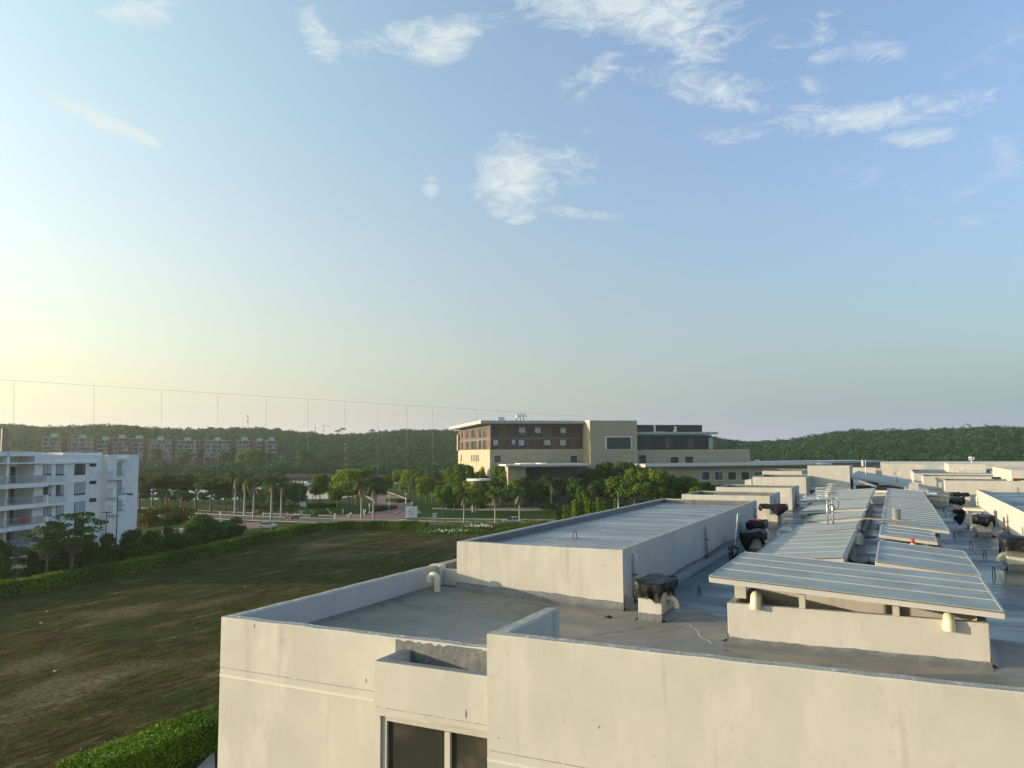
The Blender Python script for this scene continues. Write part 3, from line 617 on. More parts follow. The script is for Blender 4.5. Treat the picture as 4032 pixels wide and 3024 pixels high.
# duct shafts covered with plastic bags ------------------------------
def bag(label, x0, x1, y0, y1, zt, drop, seed, flare=.08, tail=None, cat='plastic bag', top=.02, name='plastic_bag'):
    rnd = random.Random(seed); cx, cy = (x0+x1)/2, (y0+y1)/2; n = 44; hx, hy = (x1-x0)/2+.02, (y1-y0)/2+.02
    lev = [(.0, 0, .0), (.55, .0, .006), (.95, 0, .0), (1.0, -.012, .15), (1.0+flare*.2, -.07, .5), (1.0+flare*.4, -.15, 1.1), (1.0+flare*.3, -drop*.8, 1.4), (1.0-flare*.1, -drop, 1.5)]
    ph = [rnd.uniform(0, 6.28) for _ in range(6)]; vs = []
    for li, (s_, dz, w) in enumerate(lev):
        for k in range(n):
            a = 2*pi*k/n; c_, s2 = cos(a), sin(a); q = 1/max(abs(c_), abs(s2))
            rr = q*s_ if li < 5 else s_*(q*.9+.1)
            wr = w*(.03*sin(7*a+ph[0])+.025*sin(13*a+ph[1])+.02*rnd.uniform(-1, 1))
            z = zt+dz+rnd.uniform(-.012, .012)*(1 if li else 0)+(.03*sin(3*a+ph[2]) if li in (1, 2) else 0)
            if li >= 6:
                z += (.05*sin(3*a+ph[3])+.04*sin(5*a+ph[4]))*(li-5)
                if tail:
                    da = (a-tail[0]+pi) % (2*pi)-pi; z -= tail[1]*math.exp(-(da/.35)**2)*(li-5)*.6
            vs.append((cx+c_*(rr+wr)*hx, cy+s2*(rr+wr)*hy, z))
    b = MB(); b.add(vs, [(i*n+k, i*n+(k+1) % n, (i+1)*n+(k+1) % n, (i+1)*n+k) for i in range(len(lev)-1) for k in range(n)], True)
    o = b.build(name, M['plastic'], None, fix=False)
    loc = Vector((cx, cy, zt-drop)); o.data.transform(Matrix.Translation(-loc)); o.location = loc
    return tag(o, label, cat, 'black plastic sheets over the duct shafts')
def shaft(label, x0, x1, y0, y1, zt, elbow=None, seed=1, lid=None, tarh=.12):
    t = thing('duct_shaft', label, 'duct shaft', ((x0+x1)/2, (y0+y1)/2, 0), 0, 'small cream duct shafts on the roof')
    MB().box(x0, y0, -.03, x1, y1, zt).build('shaft_wall', M['stucco'], t, bevel=.01)
    tar_skirt((x0-.003, y0), (x1+.003, y0), tarh, t, seed=seed, out_=.08, jag=.006, seg=.04); tar_skirt((x1, y0-.003), (x1, y1), tarh, t, seed=seed+1, out_=.12, jag=.006, seg=.05); tar_skirt((x0, y1), (x0, y0-.003), tarh, t, seed=seed+2, out_=.08, jag=.01, seg=.05)
    if elbow:
        s_, y, z = elbow; X = x1 if s_ > 0 else x0
        p = [Vector((X-s_*.05, y, z)), Vector((X+s_*.03, y, z))]+arc((X+s_*.03, y, z-.13), .13, pi/2, 0, (s_, 0, 0), (0, 0, 1), 6)+[Vector((X+s_*.16, y, z-.17))]
        e = MB().tube(p, .052, 14, cap=False).build('elbow', M['pvc'], t); MB().tube([p[-1]+Vector((0, 0, .06)), p[-1]], .058, 14, cap=False).build('collar', M['pvc'], e); MB().tube([p[-1]+Vector((0, 0, .03)), p[-1]+Vector((0, 0, .029))], .05, 12).build('mouth', M['dark'], e)
    return t
shaft('cream duct shaft nearest the camera, beside the long grey side wall', -4.21, -3.78, 13.58, 14.42, .50, (1, 13.95, .38), 5, tarh=.15)
bag('black plastic bag tied over the duct shaft nearest the camera', -4.26, -3.71, 13.53, 14.42, .70, .20, 3, .10, tail=(-1.2, .10))
shaft('duct shaft behind the mop bucket', -4.02, -3.62, 23.9, 24.6, .42, (1, 24.1, .33), 15)
bag('black plastic bag over the duct shaft behind the mop bucket', -4.20, -3.58, 23.75, 24.6, .62, .30, 13, .10, tail=(-1.9, .12))
shaft('duct shaft with a red lid on its plastic cover', -4.41, -3.98, 26.45, 27.2, .50, (1, 26.6, .44), 25)
bag('black plastic bag over the duct shaft, under the red lid', -4.45, -3.90, 26.35, 27.3, .68, .22, 23, .08, tail=(-1.9, .30))
shaft('duct shaft with a cream wall glowing in front of the second stair housing', -4.84, -4.36, 33.25, 33.58, .40, (1, 33.4, .35), 35)
bag('loose black plastic sheet billowing over the duct shaft by the second stair housing', -5.0, -4.0, 32.7, 33.4, .82, .24, 33, .16, tail=(3.1, -.12))
shaft('duct shaft at the right edge of the picture', 2.41, 3.25, 22.95, 23.8, .50, (-1, 23.2, .36), 45, tarh=.16)
bag('boxy black plastic cover on the duct shaft at the right edge of the picture', 2.34, 3.3, 22.8, 23.85, .78, .30, 43, .02)
shaft('duct shaft in front of the uncovered one by the sunlit wall', 2.46, 2.88, 31.3, 32.2, .48, (-1, 31.5, .36), 55, tarh=.16)
bag('black plastic cover on the duct shaft in front of the uncovered one', 2.42, 2.98, 31.2, 32.3, .70, .24, 53, .06, tail=(-1.2, .06))
t = shaft('uncovered duct shaft with a pale rounded lid by the sunlit wall', 2.42, 2.86, 34.2, 35.0, .62, None, 65)
MB().box(2.30, 34.1, .66, 2.98, 35.1, .75).build('lid', M['pvc'], t, bevel=.035)
# sheet slipped off that shaft
b = MB(); rnd = random.Random(8); n = 12; vs = []
for i in range(n+1):
    for j in range(7):
        u, v = i/n, j/6; vs.append((2.30-.34*v-.06*sin(u*9)*v+.02*rnd.uniform(-1, 1), 34.0-.25*u*v+.3*u, .72-(.62*u)*(.35+.65*(1-abs(v-.5)*1.3))+.02*rnd.uniform(-1, 1)))
b.add(vs, [(i*7+j, i*7+j+1, (i+1)*7+j+1, (i+1)*7+j) for i in range(n) for j in range(6)], True)
o = b.build('plastic_sheet', M['plastic'], None, fix=False); tag(o, 'black plastic sheet slipped down the side of the uncovered duct shaft', 'plastic sheet')
shaft('smaller duct shaft with a ragged sheet, far end of the right gutter', 2.47, 2.85, 43.5, 44.1, .38, None, 75)
bag('ragged black sheet hanging off the smaller far duct shaft', 2.36, 2.95, 43.3, 44.1, .66, .26, 73, .10, tail=(3.4, .16))
shaft('larger duct shaft in front of the far cross wall', 2.88, 3.34, 45.3, 46.3, .68, None, 85)
bag('crumpled black sheet lying on top of the larger far duct shaft', 2.5, 3.3, 45.3, 46.2, .78, .10, 83, .02)
o = MB().box(-4.4, 26.6, .69, -4.05, 27.0, .735).build('tray_lid', M['red'], None, bevel=.02); tag(o, 'red plastic lid lying on a bagged duct shaft', 'lid')

# bucket with broom --------------------------------------------------
t = thing('bucket', 'paint stained dark bucket standing on the blue roof by the long side wall', 'bucket', (-4.17, 22.5, 0)); cpt = (-4.17, 22.5, .004)
M['bucket'] = mat('bucket_paint', (.02, .03, .035), .4, [(14, 5, (.32, .36, .38), .52, .56)])
MB().lathe(cpt, [(0, 0), (.125, 0), (.14, .2), (.142, .22), (.15, .30), (.158, .31), (.158, .335), (.15, .335), (.152, .37), (.14, .37), (.125, .02), (0, .02)], 20).build('pail', M['bucket'], t)
MB().tube([Vector(cpt)+Vector((.15*cos(a), .02, .35+.17*sin(a))) for a in [pi*i/10 for i in range(11)]], .005, 6).build('handle', M['dark'], t)
t = thing('broom', 'long pale broom handle standing up out of the stained bucket', 'broom', (-4.15, 22.5, .05))
MB().tube([(-4.16, 22.48, .08), (-4.04, 22.62, 1.24)], .016, 8).build('handle', M['bright'], t); MB().box(-4.22, 22.45, .03, -4.1, 22.53, .1).build('head', M['dark'], t)

# satellite dish ------------------------------------------------------
t = thing('satellite_dish', 'white satellite dish with blue lettering half hidden behind a ribbed canopy', 'satellite dish', (-3.40, 28.3, 0))
dc = Vector((-3.42, 28.0, .15)); dn = Vector((.12, -.80, .42)).normalized(); du = Vector((1, 0, 0)); du = (du-dn*du.dot(dn)).normalized(); dv = dn.cross(du)
if dv.z < 0: dv = -dv
vs = []; n = 28; 
for i in range(7):
    r = .30*i/6
    for k in range(n): vs.append(dc+du*r*cos(2*pi*k/n)+dv*r*sin(2*pi*k/n)-dn*(.05-.05*(r/.28)**2)*-1*-1)
b = MB(); b.add(vs, [(i*n+k, i*n+(k+1) % n, (i+1)*n+(k+1) % n, (i+1)*n+k) for i in range(6) for k in range(n)], True)
b.build('reflector', M['bright'], t, fix=False)
MB().tube([dc-dn*.06, dc-dn*.15, (dc.x, dc.y+.25, 0)], .022, 8).build('mount', M['dark'], t)
MB().tube([dc-dv*.27, dc+dn*.28-dv*.1], .01, 6).build('arm', M['steel'], t)
def lettering(txt, origin, ux, uz, size, m, parent, name='lettering', ext=.002):
    cu = bpy.data.curves.new(name, 'FONT'); cu.body = txt; cu.size = size; cu.extrude = ext; cu.align_x = 'CENTER'; cu.align_y = 'CENTER'
    to = bpy.data.objects.new(name, cu); COL.objects.link(to); bpy.context.view_layer.update()
    me = bpy.data.meshes.new_from_object(to.evaluated_get(bpy.context.evaluated_depsgraph_get())); bpy.data.objects.remove(to)
    ux = Vector(ux).normalized(); uz = Vector(uz).normalized(); nn_ = ux.cross(uz)
    me.transform(Matrix(((ux.x, uz.x, nn_.x, origin[0]), (ux.y, uz.y, nn_.y, origin[1]), (ux.z, uz.z, nn_.z, origin[2]), (0, 0, 0, 1))))
    if parent is not None: me.transform(rootmat(parent).inverted())
    me.materials.clear(); return link(name, me, m, parent)
lettering('DIRECTV', dc+dn*.012+dv*.09-du*.02, du, dv, .10, M['navy'], t, ext=.003)

# antenna cluster ------------------------------------------------------
t = thing('antenna_mast', 'twin pole television antenna with stacked rings and grid reflector above the skylights', 'antenna', (-1.8, 24.6, .75))
ya = 24.6; k_ = ya/25.8
def ap(x, z): return Vector((x*k_, ya, EYE+(z-EYE)*k_))
MB().tube([ap(-1.92, .74), ap(-1.92, 1.56)], .026, 10).build('pole', M['steel'], t); MB().tube([ap(-1.77, .74), ap(-1.77, 1.53)], .032, 10).build('pole', M['steel'], t)
for i in range(4):
    c = ap(-1.86+.035*i, 1.72+.08*i); MB().tube([c+Vector((.11*cos(a), .11*sin(a), .012*cos(a+1))) for a in [2*pi*q/20 for q in range(21)]], .011, 6).build('ring', M['pvc_grey'], t)
MB().tube([ap(-1.90, 1.56), ap(-1.87, 1.70), ap(-1.76, 1.98)], .012, 6).build('boom', M['bright'], t)
MB().box(*(ap(-1.96, 1.54)-Vector((0, .04, 0))), *(ap(-1.87, 1.68)+Vector((0, .04, 0)))).build('feed', M['alu'], t, bevel=.015)
g = MB(); x0, x1 = -2.22, -1.62
for z in (1.62, 1.68, 1.76, 1.84): g.tube([ap(x0, z), ap(x1, z)], .008, 6)
for x in (x0, x1): g.tube([ap(x, 1.62), ap(x, 1.84)], .009, 6)
g.tube([ap(-2.17, 1.63), ap(-1.95, 1.60)], .014, 6); g.build('grid_reflector', M['alu'], t)
g = MB(); g.tube([ap(-2.20, 1.56), ap(-2.13, 1.46)], .016, 6); g.tube([ap(-1.66, 1.56), ap(-1.6, 1.47)], .012, 6); g.build('side_rod', M['bright'], t)
g = MB(); g.tube([ap(-1.80+.09*cos(a)+.0*a, 1.24+.11*sin(a))+Vector((0, -.03-.002*a, 0)) for a in [2*pi*q/20 for q in range(44)]], .011, 6); g.tube([ap(-1.92, 1.58), ap(-1.97, 1.4), ap(-1.9, 1.18), ap(-1.8, 1.12)], .009, 6); g.tube([ap(-1.85, 1.56), ap(-1.66, 1.52), ap(-1.57, 1.38), ap(-1.62, 1.24), ap(-1.72, 1.18)], .009, 6); g.build('cable', M['dark'], t)

# paint can, red pipe, bottle, vents, board ----------------------------
t = thing('paint_can', 'dented shiny paint can standing on a skylight canopy edge', 'can', (-.02, 26.3, .86))
cpt = Vector((-.02, 26.3, .875)); MB().lathe(cpt, [(0, 0), (.11, 0), (.11, .02), (.115, .03), (.128, .33), (.138, .34), (.138, .35), (.125, .35), (.10, .02), (0, .02)], 20).build('pail', M['galv'], t)
pl = MB(); pl.hexa([(-1.35, 26.2, .905), (.35, 26.1, .87), (.35, 26.42, .87), (-1.35, 26.5, .905)], [(-1.35, 26.2, .93), (.35, 26.1, .895), (.35, 26.42, .895), (-1.35, 26.5, .93)])
tag(pl.build('plank', mat('wood', (.32, .25, .18), .8, [(6, 5, (.2, .15, .1), .45, .65)]), None), 'weathered plank bridging the gap between two rows of canopies', 'plank')
t = thing('wrapped_pipe', 'upright pipe with a red wrapped cap near the small canopy', 'pipe', (.31, 21.5, .3))
MB().tube([(.31, 21.5, .35), (.31, 21.5, .72)], .035, 10).build('pipe', M['red'], t); MB().lathe((.31, 21.5, .68), [(0, .15), (.03, .145), (.05, .11), (.045, .07), (.04, .05), (.045, .02), (.035, 0)], 14).build('wrapping', M['red'], t); MB().lathe((.31, 21.5, .70), [(.042, -.02), (.05, .0), (.044, .02)], 14).build('band', M['bright'], t)
t = thing('louvred_vent', 'white vent stack of stacked louvres above the far canopies', 'vent', (.9, 47.6, .3))
for i in range(5): MB().box(.66, 47.5, .86+i*.066, 1.10, 47.8, .895+i*.066).build('louvre', M['bright'], t)
MB().box(.74, 47.55, .84, 1.02, 47.75, 1.16).build('core', M['belt'], t); MB().box(.78, 47.55, .3, .98, 47.75, .84).build('stem', M['alu'], t)
M['water_bottle'] = mat('clear_plastic', (.55, .60, .62), .15, alpha=.5)
t = thing('water_jug', 'clear water jug lying in the roof gutter between the skylight rows', 'jug', (-1.05, 27.2, 0))
MB().lathe((-1.08, 27.0, .0), [(0, 0), (.12, 0), (.125, .08), (.115, .10), (.125, .13), (.125, .22), (.115, .24), (.125, .27), (.12, .34), (.04, .40), (.04, .44), (0, .44)], 18).build('body', M['water_bottle'], t); MB().lathe((-1.08, 27.0, .44), [(.042, 0), (.042, .03), (0, .03)], 12).build('cap', M['blue'], t)
o = MB().box(1.58, 46.62, .01, 2.34, 46.68, .50).build('board', mat('plywood', (.46, .40, .28), .85, [(5, 5, (.38, .33, .23), .45, .65)]), None); tag(o, 'sandy coloured board leaning on the far cross wall', 'board')
def rag(label, x, y, w, d_, seed):
    rnd = random.Random(seed); n = 10; b = MB(); vs = [(x+(i/n-.5)*w+.02*rnd.uniform(-1, 1), y+(j/4-.5)*d_*(1-.6*abs(i/n-.5)*2)+.02*rnd.uniform(-1, 1), .02+.05*rnd.random()*(1-abs(j-2)/2)) for i in range(n+1) for j in range(5)]
    b.add(vs, [(i*5+j, (i+1)*5+j, (i+1)*5+j+1, i*5+j+1) for i in range(n) for j in range(4)], True); o = b.build('plastic_scrap', M['plastic'], None, fix=False); tag(o, label, 'scrap')
rag('dark scrap lying in the gutter beside the second right canopy', -.62, 22.9, .5, .35, 1)
rag('small black scrap in the gutter beside the water jug', -.85, 29.6, .35, .5, 2)
rag('tiny black scrap on the roof left of the nearest bagged duct', -4.75, 13.55, .12, .06, 3)
def rebar(label, x, y, z=0., h=.22, w=.14, a=0., stub=False):
    t = MB(); w = w*.75; h = h*.85; c_, s2 = cos(a)*w/2, sin(a)*w/2
    if stub: t.tube([(x, y, z-.02), (x+.01, y, z+h)], .012, 6)
    else: t.tube([(x-c_, y-s2, z-.02), (x-c_*.7, y-s2*.7, z+h*.7), (x-c_*.25, y, z+h), (x+c_*.25, y, z+h), (x+c_*.7, y+s2*.7, z+h*.7), (x+c_, y+s2, z-.02)], .012, 7)
    o = t.build('anchor_hook', M['rust'], None); loc = Vector((x, y, z)); o.data.transform(Matrix.Translation(-loc)); o.location = loc
    tag(o, label, 'anchor hook', 'rusty rebar hooks sticking out of the roofs')
rebar('rusty rebar hoop near the front edge of the raised roof', -6.80, 17.1, .985, .20, .15)
rebar('rusty rebar hoop at the far end of the raised roof', -6.78, 29.0, .985, .25, .18)
P5 = lambda a, b_: atz(2450+a*.3164, 2100+b_*.3164)
rebar('pair of rusty rods between the nearest duct and the largest skylight', *P5(958, 750)[:2], 0, .17, .07)
rebar('dark hook behind the second row of ducts, left gutter', *atz(3160, 2043)[:2], 0, .28, .12); rebar('dark hook next to the satellite dish', *atz(3095, 2078)[:2], 0, .25, .12)
rebar('single dark rod just behind the largest skylight, middle gutter', *atz(3420, 2223)[:2], 0, .24, .1, stub=True); rebar('single dark rod farther up the middle gutter', *atz(3457, 2086)[:2], 0, .26, .1, stub=True)
for i, (x, y, lb) in enumerate([(3824, 2158, 'dark hoop in the right gutter level with the small canopy'), (3878, 2196, 'dark T shaped hook in the right gutter'), (3914, 2270, 'dark hook nearest the camera in the right gutter'), (3758, 2120, 'tall pair of hooks in the right gutter by the canopy corner'), (3758, 2056, 'dark hook with a rod lying beside it, right gutter'), (3725, 2034, 'small hook in the right gutter by the far canopy'), (3716, 2015, 'small hook at the far end of the right gutter')]):
    p = atz(x, y); rebar(lb, p.x, p.y, 0, .26, .10, .3*i)
rebar('dark hook on the raised right roof', *atz(4010, 1942, 1.03)[:2], 1.03, .3, .1)
# far cross wall closing the middle gutter
for q in ((-1.25, 48.0, 0, -.3, 48.2, .62), (1.4, 47.9, 0, XR, 48.1, .52), (-4.9, 48.6, 0, -1.25, 48.8, .35)): MB().box(*q).build('cross_wall', M['stucco'], NB, bevel=.01)
for q in ((-1.3, 47.9, .622, 1.45, 48.3, .74), (1.45, 47.7, .525, 1.98, 48.4, .66), (-6.05, 62.9, -.0, -3.0, 63.6, .2)): MB().box(*q).build('white_coping', M['bright'], NB, bevel=.01)
# pale crack in the front roof, rust streaks and plaster scars on the walls
def strip(name, pts, w, m, parent, n=(0, 0, 1), seed=1):
    rnd = random.Random(seed); b = MB(); vs = []; n = Vector(n)
    for i, p in enumerate(pts):
        p = Vector(p); t = (Vector(pts[min(i+1, len(pts)-1)])-Vector(pts[max(i-1, 0)])).normalized(); s_ = t.cross(n).normalized()*w*rnd.uniform(.5, 1.2); vs += [p-s_, p+s_]
    b.add(vs, [(2*i, 2*i+1, 2*i+3, 2*i+2) for i in range(len(pts)-1)]); return b.build(name, m, parent, fix=False)
def roofpts(L): return [(lambda p: (p.x, p.y, deckz(p.x, p.y)+.006*sin(p.x*1.7+p.y*.6)+.005*sin(p.y*1.3-p.x)+.0155))(atz(x, y, .01)) for x, y in L]
strip('roof_crack', roofpts([(2715, 2458), (2722, 2470), (2738, 2480), (2750, 2490), (2752, 2503), (2762, 2512), (2788, 2523), (2802, 2536)]), .012, M['stucco_white'], NB)
strip('roof_crack', roofpts([(2560, 2500), (2600, 2489), (2650, 2480), (2700, 2478)]), .008, M['tar'], NB, seed=2)
strip('roof_crack', roofpts([(2330, 2505), (2400, 2492), (2470, 2487), (2540, 2470)]), .008, M['tar'], NB, seed=3)
M['rust_stain'] = mat('rust_stain', (.30, .13, .05), .9)
def wallpt(x, y, Y): p = aty(x, y, Y); return (p.x, Y-.004, p.z)
strip('rust_stain', [wallpt(1834, 2795, 8.03), wallpt(1835, 2806, 8.03), wallpt(1834, 2826, 8.03)], .006, M['rust_stain'], NB, (0, -1, 0))
for i, (x, y, l) in enumerate([(2357, 2862, 10), (1961, 2905, 8)]): strip('plaster_scar', [wallpt(x, y-l/2, YD), wallpt(x+1, y, YD), wallpt(x-1, y+l/2, YD)], .006, M['cap'], NB, (0, -1, 0), seed=i)
for i, (x, y, l) in enumerate([(1001, 2466, 14), (1440, 2680, 16), (1112, 2520, 8)]): strip('plaster_scar', [wallpt(x, y-l/2, YL), wallpt(x+1, y, YL), wallpt(x, y+l/2, YL)], .008, M['cap'], NB, (0, -1, 0), seed=i+9)
# flashing welds: raised laps in the wet membrane
for i in range(5):
    y = 20.5+i*4.1; strip('membrane_lap', [(x_*.25-4.4, y+.02*sin(x_*.7), .006*sin((x_*.25-4.4)*1.7+y*.6)+.005*sin(y*1.3-(x_*.25-4.4))+.006) for x_ in range(0, 31)], .03, M['tar'], NB, seed=i+20)
# ================================================================== second block behind the near building
RB = thing('apartment_building', 'second cream rooftop block with a tall blank stair tower behind the skylight rows', 'building', (-6, 62, GZ))
MB().box(-10.5, 58.2, GZ, 14, 96, -.25).build('block', M['stucco'], RB)
MB().box(-10.4, 58.3, -.25, 13.9, 95.9, -.24).build('roof_deck', M['membrane'], RB)
tb = MB().box(-6.03, 63.7, -.24, -3.05, 68, 1.84).build('stair_tower', M['stucco'], RB, bevel=.02); MB().box(-6.0, 63.73, 1.841, -3.08, 67.97, 1.85).build('coping', M['dark'], tb)
def top_at(px_, py_, y): return aty(px_, py_, y).z
def hbox(px0, px1, pyt, y0, y1, parent, seed, dd=.25):
    a = aty(px0, pyt, y0); b_ = aty(px1, pyt, y0); return housing(a.x, b_.x, y0, y1, (a.z+b_.z)/2, parent, dd, seed=seed, base=-.25)
hbox(2963, 3173, 1878, 60.2, 66.5, RB, 91); hbox(3001, 3157, 1854.5, 74, 82, RB, 92, .2)
MB().box(aty(2937, 1900, 62).x, 61.5, -2, aty(2962, 1900, 62).x, 64, aty(2940, 1889, 62).z).build('parapet_step', M['stucco_white'], RB)
# right hand side boxes with sunlit left faces
def rbox(x0, x1, y0, y1, pytop, seed, px_=3729, hasdeck=True, th=.15):
    zt = aty(px_, pytop, y0).z; return housing(x0, x1, y0, y1, zt, RB2, .12, th=th, seed=seed, base=-.25, deck='tar')
RB2 = thing('apartment_building', 'group of cream rooftop volumes with sunlit left faces at the right edge', 'building', (8, 66, GZ))
MB().box(2.0, 58.1, GZ, 2.6, 58.15, -.3).build('joint', M['stucco'], RB2)
def yb_(px_, py0): return atz(px_, py0, -.24).y
rbox(3.25, 8.3, 65.0, 69.5, 1892, 101); rbox(2.1, 9.3, 73.5, 78.5, 1875, 102, 3648); rbox(1.6, 8.8, 83, 100, 1864, 103, 3605)
b = MB(); y = 66.5; xa = aty(3984, 1890, y).x; b.box(xa, y, -.25, 22, y+12, aty(4000, 1851, y).z); bb = b.build('upper_storey', M['stucco'], RB2, bevel=.02)
y -= .02; 
b = MB(); p0 = aty(3985, 1881, y); p1 = aty(4030, 1934, y); b.box(p0.x, y-.03, p1.z, p0.x+1.9, y, p0.z); wdw = b.build('sliding_window', M['alu'], RB2)
b = MB(); b.box(p0.x+.05, y-.035, p1.z+.03, p0.x+.78, y-.03, p0.z-.04); b.build('pane', M['glass_dark'], wdw); b = MB(); b.box(p0.x+.84, y-.035, p1.z+.03, p0.x+1.85, y-.03, p0.z-.04); b.build('pane', M['glass_dark'], wdw)
def vb(px0, py0, px1, py1, y0, dep, name, m, parent, bev=.0):
    a = aty(px0, py0, y0); b_ = aty(px1, py1, y0); return MB().box(a.x, y0, min(b_.z, -.26) if y0+dep < 101 else GZ, b_.x, y0+dep, a.z).build(name, m, parent, bevel=bev)
vb(3735, 1827, 3886, 1878, 92, 8, 'stair_volume', M['stucco'], RB2, .02); vb(3770, 1854, 3885, 1880, 90.5, 1.4, 'lower_volume', M['stucco'], RB2, .02)
vb(3473, 1826, 3635, 1848, 106, 6, 'stair_volume', M['stucco'], RB2, .02); vb(3346, 1841, 3449, 1872, 100, .6, 'parapet_wall', M['stucco'], RB2, .02); vb(3447, 1845, 3473, 1872, 101.5, .6, 'parapet_wall', M['stucco'], RB2)
vb(3886, 1850, 4100, 1870, 94, 6, 'parapet_wall', M['stucco'], RB2, .02); vb(3466, 1820, 4200, 1832, 125, 10, 'far_roof', M['concrete'], RB2); vb(3480, 1832, 3740, 1838, 122, 2, 'far_canopy', M['roof_teal'], RB2); vb(3880, 1835, 4100, 1852, 118, 2, 'far_wall', M['stucco'], RB2)
a_ = aty(3905, 1878, 66.4); b_ = aty(3942, 1887, 66.4); MB().box(a_.x, 66.4, b_.z, b_.x, 66.5, a_.z).build('window', M['glass_dark'], RB2)
canopy('distant skylight canopy of the second block sloping down to the right', aty(3368, 1873, 78).x, aty(3600, 1916, 66).x, 66, 84, .95, .12, 0, 1, 66, 70, curb=False, bays=9, group='skylight canopies of the second block')
canopy('distant skylight canopy right behind the tall blank stair tower', -3.0, aty(3450, 1908, 64).x, 64, 78, .95, .30, 0, 1, 66, 70, curb=False, bays=7, group='skylight canopies of the second block')
canopy('thin distant canopy in front of the sunlit far boxes', aty(3560, 1902, 63).x, aty(3655, 1914, 63).x, 62.5, 67, .25, .12, 0, 1, 66, 70, curb=False, bays=3, group='skylight canopies of the second block')
g = MB(); g.box(-2.8, 67, -.24, 1.6, 67.3, .2); g.box(-1.6, 65, -.24, -1.3, 65.3, .35); g.build('shaft_wall', M['stucco_white'], RB)
# antennas on the second block
t = thing('antenna', 'white rooftop antenna with two stubby arms beyond the tall blank tower', 'antenna', (aty(3400, 1880, 76).x, 76, -.24)); p = aty(3408, 1885, 76); q = aty(3408, 1812, 76)
MB().tube([(p.x, p.y, -.24), q], .03, 6).build('pole', M['bright'], t); a = aty(3394, 1822, 76); MB().tube([a, aty(3400, 1836, 76), aty(3408, 1836, 76)], .04, 6).build('arm', M['bright'], t); MB().box(a.x-.05, 75.9, a.z-.3, a.x+.1, 76, a.z+.2).build('panel', M['bright'], t)
t = thing('antenna', 'small white grid antenna sticking up over the far right roofs', 'antenna', (aty(3826, 1825, 110).x, 110, 0.5)); a = aty(3815, 1800, 110); b_ = aty(3836, 1811, 110)
g = MB(); g.tube([a, (b_.x, 110, a.z)], .05, 6); g.tube([(a.x, 110, b_.z), b_], .05, 6); g.tube([a, (a.x, 110, b_.z)], .05, 6); g.tube([(b_.x, 110, a.z), b_], .05, 6); g.tube([a, b_], .06, 6); g.build('grid', M['bright'], t); MB().tube([((a.x+b_.x)/2, 110, .5), ((a.x+b_.x)/2, 110, a.z)], .04, 6).build('pole', M['steel'], t)
t = thing('satellite_dish', 'distant satellite dish in front of a sunlit cream wall', 'satellite dish', (aty(3530, 1880, 72).x, 72, 0)); c = aty(3531, 1866, 72)
MB().lathe((0, 0, 0), [(0, 0), (.12, .02), (.21, .06)], 18).build('reflector', M['concrete'], None); ob = COL.objects[-1]; ob.data.transform(Matrix.Translation(c) @ Matrix.Rotation(R(65), 4, 'X')); ob.data.transform(rootmat(t).inverted()); ob.parent = t
MB().tube([c, (c.x, c.y, -.2)], .03, 6).build('mount', M['dark'], t)

# ================================================================== frames for rotated far buildings
class Frame:
    """a vertical-wall frame: local x along the facade, local y into the building, z absolute"""
    def __init__(s, o, az):
        s.o = Vector((o.x, o.y, GZ)); s.ux = Vector((sin(R(az)), cos(R(az)), 0)); s.uy = Vector((-s.ux.y, s.ux.x, 0)); s.rz = atan2(s.ux.y, s.ux.x)
    def onY(s, px_, py_, yl=0.):
        d = ray(px_, py_); n = s.uy; t = ((s.o+s.uy*yl)-CP).dot(n)/d.dot(n); p = CP+d*t; return (p-s.o).dot(s.ux), p.z-GZ
    def onX(s, px_, py_, xl=0.):
        d = ray(px_, py_); n = s.ux; t = ((s.o+s.ux*xl)-CP).dot(n)/d.dot(n); p = CP+d*t; return (p-s.o).dot(s.uy), p.z-GZ
    def boxY(s, px0, py0, px1, py1, y0, y1, yref=None):
        yr = y0 if yref is None else yref; a = s.onY(px0, py0, yr); b_ = s.onY(px1, py1, yr); return (a[0], y0, b_[1], b_[0], y1, a[1])
LB = lambda: MB(local=True)

# ------------------------------------------------------------------ stone hotel-like building
HF = Frame(atd(1929, 1770, 240), 50.5)
HT = thing('institutional_building', 'large sandstone coloured block with brown upper storeys, sunlit left end and a blank stone tower', 'building', HF.o, HF.rz)
kB = lambda x, y: (1750+x*.4521, 1580+y*.4521)
def hb(x0, y0, x1, y1, ya, yb2, name, m, parent, ref=None, bev=0):
    a = kB(x0, y0); c = kB(x1, y1); v = HF.boxY(*a, *c, ya, yb2, ref); return LB().box(*v).build(name, m, parent, bevel=bev)
uR = HF.onY(*kB(1205, 420))[0]; zst = HF.onY(*kB(395, 420))[1]; zro = HF.onY(*kB(395, 195))[1]
yBk = HF.onX(1804, 1770)[0]
LB().box(0, 0, 0, uR+6, yBk, zst).build('stone_wall', M['stone'], HT)
LB().box(.3, .25, zst, uR+6, yBk-3, zro).build('brown_storeys', M['clad'], HT)
LB().box(.2, .15, HF.onY(*kB(395, 335))[1], uR+5.9, yBk-2.9, HF.onY(*kB(395, 312))[1]).build('belt_course', M['belt'], HT)
LB().box(.2, .15, HF.onY(*kB(395, 222))[1], uR+5.9, yBk-2.9, zro-.05).build('belt_course', M['belt'], HT)
rf = LB().box(-3.2, -2.0, zro, uR+1, yBk+2, zro+.75).build('roof', M['concrete'], HT)
LB().box(-3.3, -2.1, zro+.75, uR+1, yBk+2.1, zro+.95).build('roof_edge', M['bright'], rf)
LB().box(-.5, yBk-2, zst, 0, yBk, zst+6).build('end_fin', M['stone'], HT)
